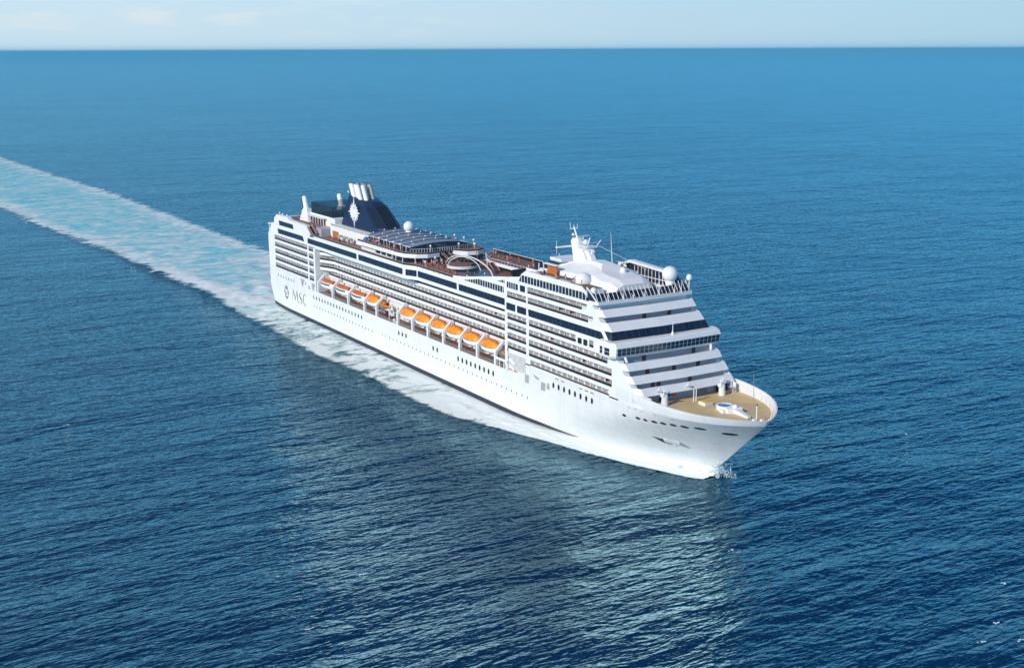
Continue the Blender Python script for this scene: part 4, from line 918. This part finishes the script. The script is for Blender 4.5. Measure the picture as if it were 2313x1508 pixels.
part('side_ladder','white',lambda w:(w.tube((115.5,13.6,Z),(115.5,13.6,Z+2.6),.12,6),w.tube((117.0,13.0,Z),(117.0,13.0,Z+2.6),.12,6),w.box(115.2,117.2,12.8,13.9,Z+1.3,Z+1.45)))
part('breakwater','white',lambda w:(w.box(112.5,118.6,-15.2,-14.9,Z,Z+2.9),w.box(113.6,116.6,14.2,14.45,Z,Z+2.6)))
for y in (-10.6,-1.2,10.6): part('searchlight','white',lambda w,y=y:(w.tube((115.0,y,21.0),(115.9,y,21.6),.1,6),w.ball((115.9,y,21.7),.35,8)))
# ---------------------------------------------------------------- people, loungers, umbrellas
def body(name,pose,cl,cl2):
    # one continuous skinned figure
    if pose=='stand': J=[(0,0,.95,.17),(0,0,1.2,.16),(0,0,1.42,.15),(0,0,1.55,.06),(0,0,1.68,.115),(0,.1,.9,.1),(0.02,.11,.48,.075),(.0,.12,.06,.06),(.13,.12,.03,.04),(0,-.1,.9,.1),(.05,-.11,.48,.075),(0,-.12,.06,.06),(.13,-.12,.03,.04),(0,.2,1.42,.06),(.03,.27,1.15,.045),(.1,.27,.9,.035),(0,-.2,1.42,.06),(.03,-.27,1.15,.045),(.12,-.25,.92,.035)]
    else: J=[(0,0,.45,.16),(-.25,0,.55,.16),(-.48,0,.68,.15),(-.58,0,.74,.06),(-.7,0,.8,.115),(.1,.1,.45,.1),(.45,.12,.55,.075),(.85,.12,.42,.055),(.9,.12,.5,.04),(.1,-.1,.45,.1),(.45,-.12,.5,.075),(.85,-.12,.42,.055),(.9,-.12,.5,.04),(-.46,.2,.66,.06),(-.25,.28,.5,.045),(-.02,.27,.48,.035),(-.46,-.2,.66,.06),(-.25,-.28,.5,.045),(-.02,-.27,.48,.035)]
    Ed=[(0,1),(1,2),(2,3),(3,4),(0,5),(5,6),(6,7),(7,8),(0,9),(9,10),(10,11),(11,12),(2,13),(13,14),(14,15),(2,16),(16,17),(17,18)]
    me=bpy.data.meshes.new(name); me.from_pydata([j[:3] for j in J],Ed,[]); o=bpy.data.objects.new(name,me); COL.objects.link(o)
    sk=o.modifiers.new('s','SKIN'); me.skin_vertices[0].data[0].use_root=True
    for i,j in enumerate(J): me.skin_vertices[0].data[i].radius=(j[3],j[3])
    dg_=bpy.context.evaluated_depsgraph_get(); ev=bpy.data.meshes.new_from_object(o.evaluated_get(dg_)); COL.objects.unlink(o); bpy.data.objects.remove(o)
    ev.name=name
    for m in ('skin',cl,cl2,'hair'): ev.materials.append(M[m])
    for p in ev.polygons:
        c=p.center
        if pose=='stand': p.material_index=3 if c.z>1.72 else (1 if 1.0<c.z<1.5 and abs(c.y)<.26 else (2 if .5<c.z<=1.0 else 0))
        else: p.material_index=3 if c.x<-.72 else (2 if -.05<c.x<.25 else 0)
    return ev
P={}
for c,(a,b) in dict(red=('c_red','c_dark'),white=('c_white','c_blue'),orange=('c_orange','c_tan'),dark=('c_dark','c_dark'),blue=('c_blue','c_white'),tan=('c_tan','c_red')).items(): P[c]=body('person','stand',a,b)
PL={c:body('person','lie',a,b) for c,(a,b) in dict(red=('skin','c_red'),dark=('skin','c_dark'),blue=('skin','c_blue')).items()}
LM=MB(); LM.box(-.2,1.15,-.33,.33,.30,.38); LM.loft([[(-.2,-.33,.30),(-.2,.33,.30),(-.2,.33,.38),(-.2,-.33,.38)],[(-.8,-.33,.62),(-.8,.33,.62),(-.8,.33,.70),(-.8,-.33,.70)]])
LF=MB(); 
for x in (-.1,1.0):
    for y in (-.28,.28): LF.box(x-.03,x+.03,y-.03,y+.03,0,.3)
L0=empty('sun_lounger',(0,0,0)); LM.build('cushion','lounger',L0); LF.build('frame','c_white',L0); used=[False]
def lounger(x,y,z,rz,lab,grp):
    o=L0 if not used[0] else copy_tree(L0); used[0]=True; o.location=(x,y,z); o.rotation_euler[2]=rz; o.scale=(1.15,1.15,1.15); tag(o,lab,'sun lounger',grp)
def person(x,y,z,rz,col,lab,grp,lie=False):
    o=bpy.data.objects.new('person',(PL if lie else P)[col]); COL.objects.link(o); o.location=(x,y,z); o.rotation_euler[2]=rz; tag(o,lab,'person',grp)
occ=[]
def free(x,y,d=.9):
    for a,b in occ:
        if (a-x)**2+(b-y)**2<d*d: return False
    occ.append((x,y)); return True
for r_ in range(3):
    for k in range(17):
        x=-16+1.95*k; y=-12.6+1.9*r_+(.3 if k%2 else 0)
        if (x+2.7)**2+(y+1.5)**2<40: continue
        if x>4 and r_==2: continue
        rz=R(-70+random.uniform(-12,12)); lounger(x,y,34.73,rz,'brown sun lounger in the packed rows beside the pool on the starboard side','sun loungers packed beside the pool'); occ.append((x,y))
        if random.random()<.62:
            c=random.choice(list(PL)); person(x,y,34.73+.02,rz+math.pi*0,c,'sunbather in %s swimwear lying on a lounger beside the pool'%{'red':'red','dark':'dark','blue':'blue'}[c],'sunbathers in %s beside the pool'%c,True)
cn_={'red':'a red top','white':'a white top','orange':'an orange top','dark':'dark clothes','blue':'a blue top','tan':'a tan top'}
def crowd(n,x0,x1,y0,y1,z,where):
    k=0; tr=0
    while k<n and tr<n*20:
        tr+=1; x=random.uniform(x0,x1); y=random.uniform(y0,y1)
        if not free(x,y,.8): continue
        c=random.choice(['red','white','orange','dark','blue','tan','red','tan']); person(x,y,z,random.uniform(0,6.28),c,'person in %s standing %s'%(cn_[c],where),'people in %s %s'%(cn_[c],where)); k+=1
crowd(26,-17,-9,-12.8,-2,34.73,'on the pool deck'); crowd(14,5,30,-12.8,-3,34.73,'forward of the pool'); 
crowd(34,-10,46,6,15.2,37.71,'on the port gallery above the pool'); crowd(14,-56,-26,-13.6,-11.5,38.09,'on the upper deck beside the glass roof')
crowd(10,-92,-62,-14.8,-10,34.73,'on the aft side deck'); crowd(7,56,84,-14.0,-9.8,43.43,'on the forward roof deck'); crowd(6,-136,-128,-12,6,37.85,'on the stern deck')
for k in range(12):
    lounger(-56+2.35*k,-12.8,38.09,R(-90),'lounger in the line along the starboard edge of the upper deck','loungers lining the upper deck')
def umbrella(x,y,z,lab,m='c_tan'):
    t=empty('parasol',(x,y,z)); w=MB(); w.tube((0,0,0),(0,0,2.0),.05,6); w.build('pole','c_white',t); w=MB(); w.lathe((0,0,1.55),[(1.15,0),(1.2,.3),(.75,.62),(.1,.8)],12); w.build('canopy',m,t); tag(t,lab,'parasol','parasols on the aft side deck')
M['c_grey']=mat('grey_canvas',(.34,.33,.31),.8,.1)
for x,y,lb in ((-82.5,-11,'grey closed-top parasol nearest the wooden bar on the aft deck'),(-77.5,-11.2,'grey parasol, middle of the three on the aft side deck'),(-72.5,-11.3,'grey parasol farthest forward of the three on the aft side deck')): umbrella(x,y,34.73,lb,'c_grey')
t=empty('water_slide_toy',(-66,-11.8,38.1)); 
t.location=(-57.2,-11.6,38.09)
w=MB(); w.lathe((0,0,0),[(1.1,0),(1.2,.6),(.7,1.2),(.1,1.4)],10); w.build('mound','blue',t,smooth=True); w=MB(); w.lathe((2.4,.2,0),[(.9,0),(.9,.7),(.4,1.1),(.1,1.2)],10); w.build('tub','blue',t,smooth=True); tag(t,'bright blue play mound at the aft end of the upper deck','play structure')
t=empty('refreshment_stall',(40.5,-7,34.73)); w=MB(); w.lathe((0,0,0),[(1.6,0),(1.6,1.1),(1.7,1.15)],14); w.build('counter','c_orange',t); w=MB(); w.lathe((0,0,1.15),[(.3,0),(.2,1.2),(2.0,1.5),(.2,2.1)],14); w.build('canopy','c_orange',t); tag(t,'orange round refreshment stall under the forward deck beside the pool','stall')
# ---------------------------------------------------------------- foam: wake, side wash, bow wave
def foam(name,kind,milk=(.13,.55,.62,1)):
    m=bpy.data.materials.new(name); m.use_nodes=True; t=m.node_tree; L=t.links.new; b=t.nodes['Principled BSDF']; o=t.nodes['Material Output']
    g=nd(t,'ShaderNodeNewGeometry'); at=nd(t,'ShaderNodeAttribute',attribute_name='dens'); at2=nd(t,'ShaderNodeAttribute',attribute_name='milk')
    def noise(scale,stretch,rot,detail=5,rough=.6,dist=0.):
        mp=nd(t,'ShaderNodeMapping'); mp.inputs[2].default_value=(0,0,rot); mp.inputs[3].default_value=stretch; L(g.outputs['Position'],mp.inputs[0])
        n=nd(t,'ShaderNodeTexNoise'); n.inputs['Scale'].default_value=scale; n.inputs['Detail'].default_value=detail; n.inputs['Roughness'].default_value=rough; n.inputs['Distortion'].default_value=dist; L(mp.outputs[0],n.inputs[0]); return n.outputs[0]
    def mt(op,a,bv,clamp=False):
        n=nd(t,'ShaderNodeMath',operation=op); n.use_clamp=clamp
        for i,v in enumerate((a,bv)):
            if isinstance(v,(int,float)): n.inputs[i].default_value=v
            else: L(v,n.inputs[i])
        return n.outputs[0]
    big=noise(.07,(1,.7,1),R(12),7,.66,1.6); fine=noise(.42,(1,.5,1),R(8),4,.6,.8)
    nn=mt('ADD',mt('MULTIPLY',big,.72),mt('MULTIPLY',fine,.28))
    # white lace: density pushes the threshold
    lace=mt('MULTIPLY',mt('ADD',mt('SUBTRACT',nn,.86),mt('MULTIPLY',at.outputs['Fac'],1.0)),6.5,True)
    n2=mt('ADD',mt('MULTIPLY',big,.45),mt('MULTIPLY',fine,.55))
    edge=mt('MULTIPLY',mt('ADD',mt('MULTIPLY',mt('SUBTRACT',n2,.5),3.2),mt('MULTIPLY',mt('SUBTRACT',at2.outputs['Fac'],.45),1.3)),4.0,True)
    mx=nd(t,'ShaderNodeMix',data_type='RGBA'); L(lace,mx.inputs[0]); mx.inputs[6].default_value=milk; mx.inputs[7].default_value=(.80,.85,.84,1); L(mx.outputs[2],b.inputs['Base Color']); b.inputs['Roughness'].default_value=.55
    bp=nd(t,'ShaderNodeBump'); bp.inputs['Strength'].default_value=.6; bp.inputs['Distance'].default_value=1.2; L(nn,bp.inputs['Height']); L(bp.outputs[0],b.inputs['Normal'])
    al=mt('MAXIMUM',mt('MULTIPLY',edge,.9),mt('MULTIPLY',lace,mt('MULTIPLY',at2.outputs['Fac'],6.0,True))); L(al,b.inputs['Alpha'])
    return m
M['foam']=foam('sea_foam',0,(.20,.66,.73,1)); M['wfoam']=foam('wash_foam',0,(.40,.70,.70,1))
def band(name,xs,lo_,hi_,dens,milk,z,ny=14,label=None,m_='foam'):
    """grid between y=lo(x) and y=hi(x); dens/milk are functions of (x, v in 0..1)"""
    vs=[];D=[];K=[]; ny_=ny
    for x in xs:
        for j in range(ny_+1):
            v=j/ny_; y=lo_(x)+(hi_(x)-lo_(x))*v; vs.append((x,y,z(x,v) if callable(z) else z)); D.append(dens(x,v)); K.append(milk(x,v))
    m=ny_+1; fs=[(i*m+j,(i+1)*m+j,(i+1)*m+j+1,i*m+j+1) for i in range(len(xs)-1) for j in range(ny_)]
    me=bpy.data.meshes.new(name); me.from_pydata(vs,[],fs); me.materials.append(M[m_])
    for nme,vals in (('dens',D),('milk',K)):
        a=me.attributes.new(nme,'FLOAT','POINT'); a.data.foreach_set('value',vals)
    me.polygons.foreach_set('use_smooth',[True]*len(me.polygons))
    o=bpy.data.objects.new(name,me); COL.objects.link(o); tag(o,label,'foam',kind='stuff'); return o
I=lambda x,X,Y: float(np.interp(x,X,Y))
def ends(v,p=.18): return min(1,v/p,(1-v)/p)
# wake astern
wl_x=[-1800,-1036,-574,-480,-399,-314,-249,-204,-173,-146,-131]; wl_lo=[-90,-72,-56,-53,-45,-38,-34,-30,-28,-30,-31]
wu_x=[-1800,-1036,-907,-784,-636,-491,-386,-280,-200,-131]; wu=[12,24,27,31,36,36,34,32,28,26]
xs=[-5200+(5200-131)*(1-(1-k/420)**2.1) for k in range(421)]
def wd(x,v):
    e=ends(v,.14); edge=math.exp(-((min(v,1-v)-.13)/.08)**2)*.075; near=I(x,[-1800,-600,-300,-200,-146],[.38,.40,.43,.475,.57])
    return (near+edge)*min(1,.55+e*.6)
from mathutils import noise as mno
def zchurn(x,v):
    k=math.exp(-(-146-x)/110)*min(1,(-146-x)/14) if x<-146 else 0
    return .07+max(0,min(1,ends(v,.2)))*k*(1.0+1.3*mno.fractal(Vector((x*.13,v*9,0)),1,2,4))
def wm(x,v): return I(x,[-5200,-3500,-1800,-900,-300,-146],[.0,.35,.62,.8,.95,1.0])*min(1,ends(v,.17)*1.1)
band('wake',xs,lambda x:I(x,wl_x,wl_lo)-7,lambda x:I(x,wu_x,wu)+7,wd,wm,zchurn,48,'broad turquoise and white wake of churned foam trailing behind the ship')
# wash along both sides
def wash(s,nm,lb):
    ox=[-150,-103,-60,-36,-11,15,30,43,54,67,77,86,95,102,109,115,120,124.5,127]; oy=[-33,-33,-34,-32,-31,-31,-29.5,-29,-26.5,-23,-20.4,-18.4,-16.6,-14.2,-12.4,-9.8,-8.2,-6.5,-4.5]
    X=[-150+277*(k/240) for k in range(241)]
    lo2=lambda x: s*(-I(x,ox,oy)+I(x,[40,80,127],[4.0,1.8,.3])); hi2=lambda x: s*max(0.0,hw(x,0)-.3)
    def dn(x,v):
        e=min(1,v/.16); core=I(x,[-150,-100,-60,0,40,80,127],[.45,.46,.485,.52,.56,.62,.66])
        fall=.62+.38*math.sin(math.pi*min(1,v*1.05))**.5; return core*(.93+.07*fall)*min(1,.6+e*.4)
    def mk(x,v): return I(x,[-150,-60,0,60,127],[.70,.62,.70,.9,1.])*min(1,v/.35)
    band(nm,X,lo2,hi2,dn,mk,lambda x,v:.09+(1.1*math.exp(-((x-106)/26)**2)*v**2)+.35*math.sin(math.pi*v)*max(0,.5+mno.fractal(Vector((x*.3,v*5,s*3)),1,2,4)),24,lb,'wfoam')
wash(-1,'side_wash','white foam washing along the starboard waterline from bow to stern'); wash(1,'side_wash','white foam washing along the port waterline')
# thin breaking crest farther out
X=[-75+100*k/60 for k in range(61)]
cy=lambda x:I(x,[-75,-61,-38,-8,10,25],[-51.5,-49,-45.2,-41,-36.5,-32.5])
band('wave_crest',X,lambda x:cy(x)-1.3,lambda x:cy(x)+1.2,lambda x,v:.38*math.sin(math.pi*v)*min(1,(x+75)/20,(25-x)/8+.2),lambda x,v:.02*math.sin(math.pi*v),.12,4,'thin breaking crest running outside the starboard wash')
# bow wave: lumpy shell of spray climbing the stem
def bowwave():
    from mathutils import noise as mn
    vs=[];D=[];K=[]; n=150; mrow=18
    for i in range(n+1):
        f=i/n; a=-1+2*f; sg=-1 if a<0 else 1; t=abs(a)
        x=126.2-34*t**1.3; w=hw(x,0) if x<124.4 else 0
        q=mn.fractal(Vector((x*.35,sg*3+w*.3,1)),1,2,4)
        hgt=(4.6*math.exp(-(t/.13)**2)+1.7*math.exp(-((t-.30)/.25)**2)+.35)*(1+.55*q)
        for j in range(mrow+1):
            v=j/mrow; out_=(v**1.15)*(((.5 if sg<0 else 3.4)+(2.6 if sg<0 else 0)*min(1,t/.3)-1.6*max(0,t-.3))*(1+.4*mn.noise(Vector((x*.25,sg*7,0)))))
            nx=math.cos(math.pi/2*min(1,t/.16)); px=x+out_*nx+.2; py=sg*(w+.12+out_*(1-.55*nx))
            z=hgt*(1-v)**1.4+.1+(.35+hgt*.22)*math.sin(math.pi*v)*(.5+mn.fractal(Vector((px*.9,py*.9,2)),1,2,4))
            if sg>0: z+=2.3*math.sin(math.pi*v)*math.exp(-(t/.22)**2)*(.8+.5*q)
            vs.append((px,py,z)); D.append(.62-.25*v); K.append((1-max(0,(v-.2)/.8))*min(1,.5+v*3))
    m=mrow+1; fs=[(i*m+j,(i+1)*m+j,(i+1)*m+j+1,i*m+j+1) for i in range(n) for j in range(mrow)]
    rnd=random.Random(11)
    for k in range(2600):      # flung droplets and clots
        t=rnd.random()**1.5; sg=rnd.choice((-1,1)); x=127-36*t**1.2; w=hw(x,0) if x<124.4 else 0
        o_=rnd.random()**1.6*((1.8 if sg<0 else 4.6)-1.2*t); z=abs(rnd.gauss(0,1))*(2.3*math.exp(-(t/.2)**2)+.55)*math.exp(-o_/4)+.1; nx=math.cos(math.pi/2*min(1,t/.16))
        c=Vector((x+o_*nx+rnd.uniform(-.5,.5),sg*(w+.2+o_*(1-.5*nx)),z)); r=rnd.uniform(.05,.20); b0=len(vs)
        for d in ((1,0,-.5),(-.6,.8,-.4),(-.5,-.8,-.5),(0,0,1)): vs.append(tuple(c+Vector(d)*r*rnd.uniform(.7,1.3))); D.append(1.2); K.append(1.5)
        fs+=[(b0,b0+1,b0+2),(b0,b0+3,b0+1),(b0+1,b0+3,b0+2),(b0+2,b0+3,b0)]
    me=bpy.data.meshes.new('bow_wave'); me.from_pydata(vs,[],fs); me.materials.append(M['foam'])
    for nme,vals in (('dens',D),('milk',K)):
        a=me.attributes.new(nme,'FLOAT','POINT'); a.data.foreach_set('value',vals)
    me.polygons.foreach_set('use_smooth',[True]*len(me.polygons)); o=bpy.data.objects.new('bow_wave',me); COL.objects.link(o); tag(o,'white spray thrown up around the stem of the ship','spray',kind='stuff')
bowwave()
def caps():
    rnd=random.Random(21); vs=[];fs=[];D=[];K=[]
    for px,py in ((820,1296),(1650,1243),(2264,1318),(2305,1446),(2216,1449),(1820,206),(2253,1405),(300,605),(1908,1510),(150,960),(2050,980),(700,1420)):
        d=fw+(px-1156.5)/2847*rt2-(py-754)/2847*up2; q=-105.67/d.z; c=Vector((360.77+d.x*q,-201.54+d.y*q,0)); 
        for k in range(5):
            r=rnd.uniform(.10,.22)*(1+q/900); o=c+Vector((rnd.uniform(-.25,.25),rnd.uniform(-.6,.6),.05))*(1+q/900); b0=len(vs)
            vs.append(tuple(o+Vector((0,0,.12)))); D.append(1.2); K.append(1.5)
            for a in range(7): vs.append((o.x+r*.6*math.cos(a*.9),o.y+r*1.5*math.sin(a*.9)*rnd.uniform(.6,1.2),.06)); D.append(.6); K.append(.8)
            fs+=[(b0,b0+1+a,b0+1+(a+1)%7) for a in range(7)]
    me=bpy.data.meshes.new('whitecaps'); me.from_pydata(vs,[],fs); me.materials.append(M['wfoam'])
    for nme,vals in (('dens',D),('milk',K)):
        a=me.attributes.new(nme,'FLOAT','POINT'); a.data.foreach_set('value',vals)
    o=bpy.data.objects.new('whitecaps',me); COL.objects.link(o); tag(o,'tiny scattered white crests breaking on the open sea','foam',kind='stuff')
caps()
# far coastline
cm=MB(); cen=Vector((360,-200)); rnd=random.Random(5); D0=36000
def dirat(px): 
    a=YAW-math.atan((px-1156)/2847); return Vector((math.cos(a),math.sin(a)))
ring_=[]
M['land']=mat('far_land',(.10,.16,.14),.9,.1,noise=.3,nscale=.0008)
prev=None; n=220
tops=[]
for i in range(n+1):
    px=-700+2600*i/n; d=dirat(px); h=max(3,48*(1-max(0,(px+100))/1300)*(.75+.25*math.sin(i*.7)+.1*rnd.random())); c=cen+d*D0; c2=cen+d*(D0+2500)
    tops.append([(c.x,c.y,-1),(c.x,c.y,h*.55),(c2.x,c2.y,h),(c2.x+d.x*900,c2.y+d.y*900,h*.5),(c2.x+d.x*1200,c2.y+d.y*1200,-1)])
cm.loft(tops,cap=False,closed=False); tag(cm.build('coastline','land'),kind='structure')
tw=MB()
for k in range(120):
    px=rnd.gauss(1050,260); d=dirat(px); c=cen+d*(D0-200); w_=rnd.uniform(25,70); h=rnd.uniform(20,45); tw.box(c.x-w_,c.x+w_,c.y-w_,c.y+w_,0,h)
tag(tw.build('distant_town',mat('town_wall',(.6,.6,.6),.8)),'pale distant town strung along the horizon','town',kind='stuff')
# gulls / whitecaps are left to the water itself; haze
hz=MB(); hz.box(-70000,70000,-70000,70000,-3,115)
hm=bpy.data.materials.new('haze'); hm.use_nodes=True; t=hm.node_tree; t.nodes.clear(); o_=nd(t,'ShaderNodeOutputMaterial'); v_=nd(t,'ShaderNodeVolumePrincipled'); v_.inputs['Color'].default_value=(.20,.70,1,1); v_.inputs['Density'].default_value=1.15e-4; v_.inputs['Anisotropy'].default_value=.0; t.links.new(v_.outputs[0],o_.inputs['Volume'])
tag(hz.build('haze',hm),'thin pale blue haze over the sea','haze',kind='stuff')
S.render.resolution_x=1024; S.render.resolution_y=667
S.cycles.max_bounces=6; S.cycles.transparent_max_bounces=12; S.cycles.volume_bounces=0
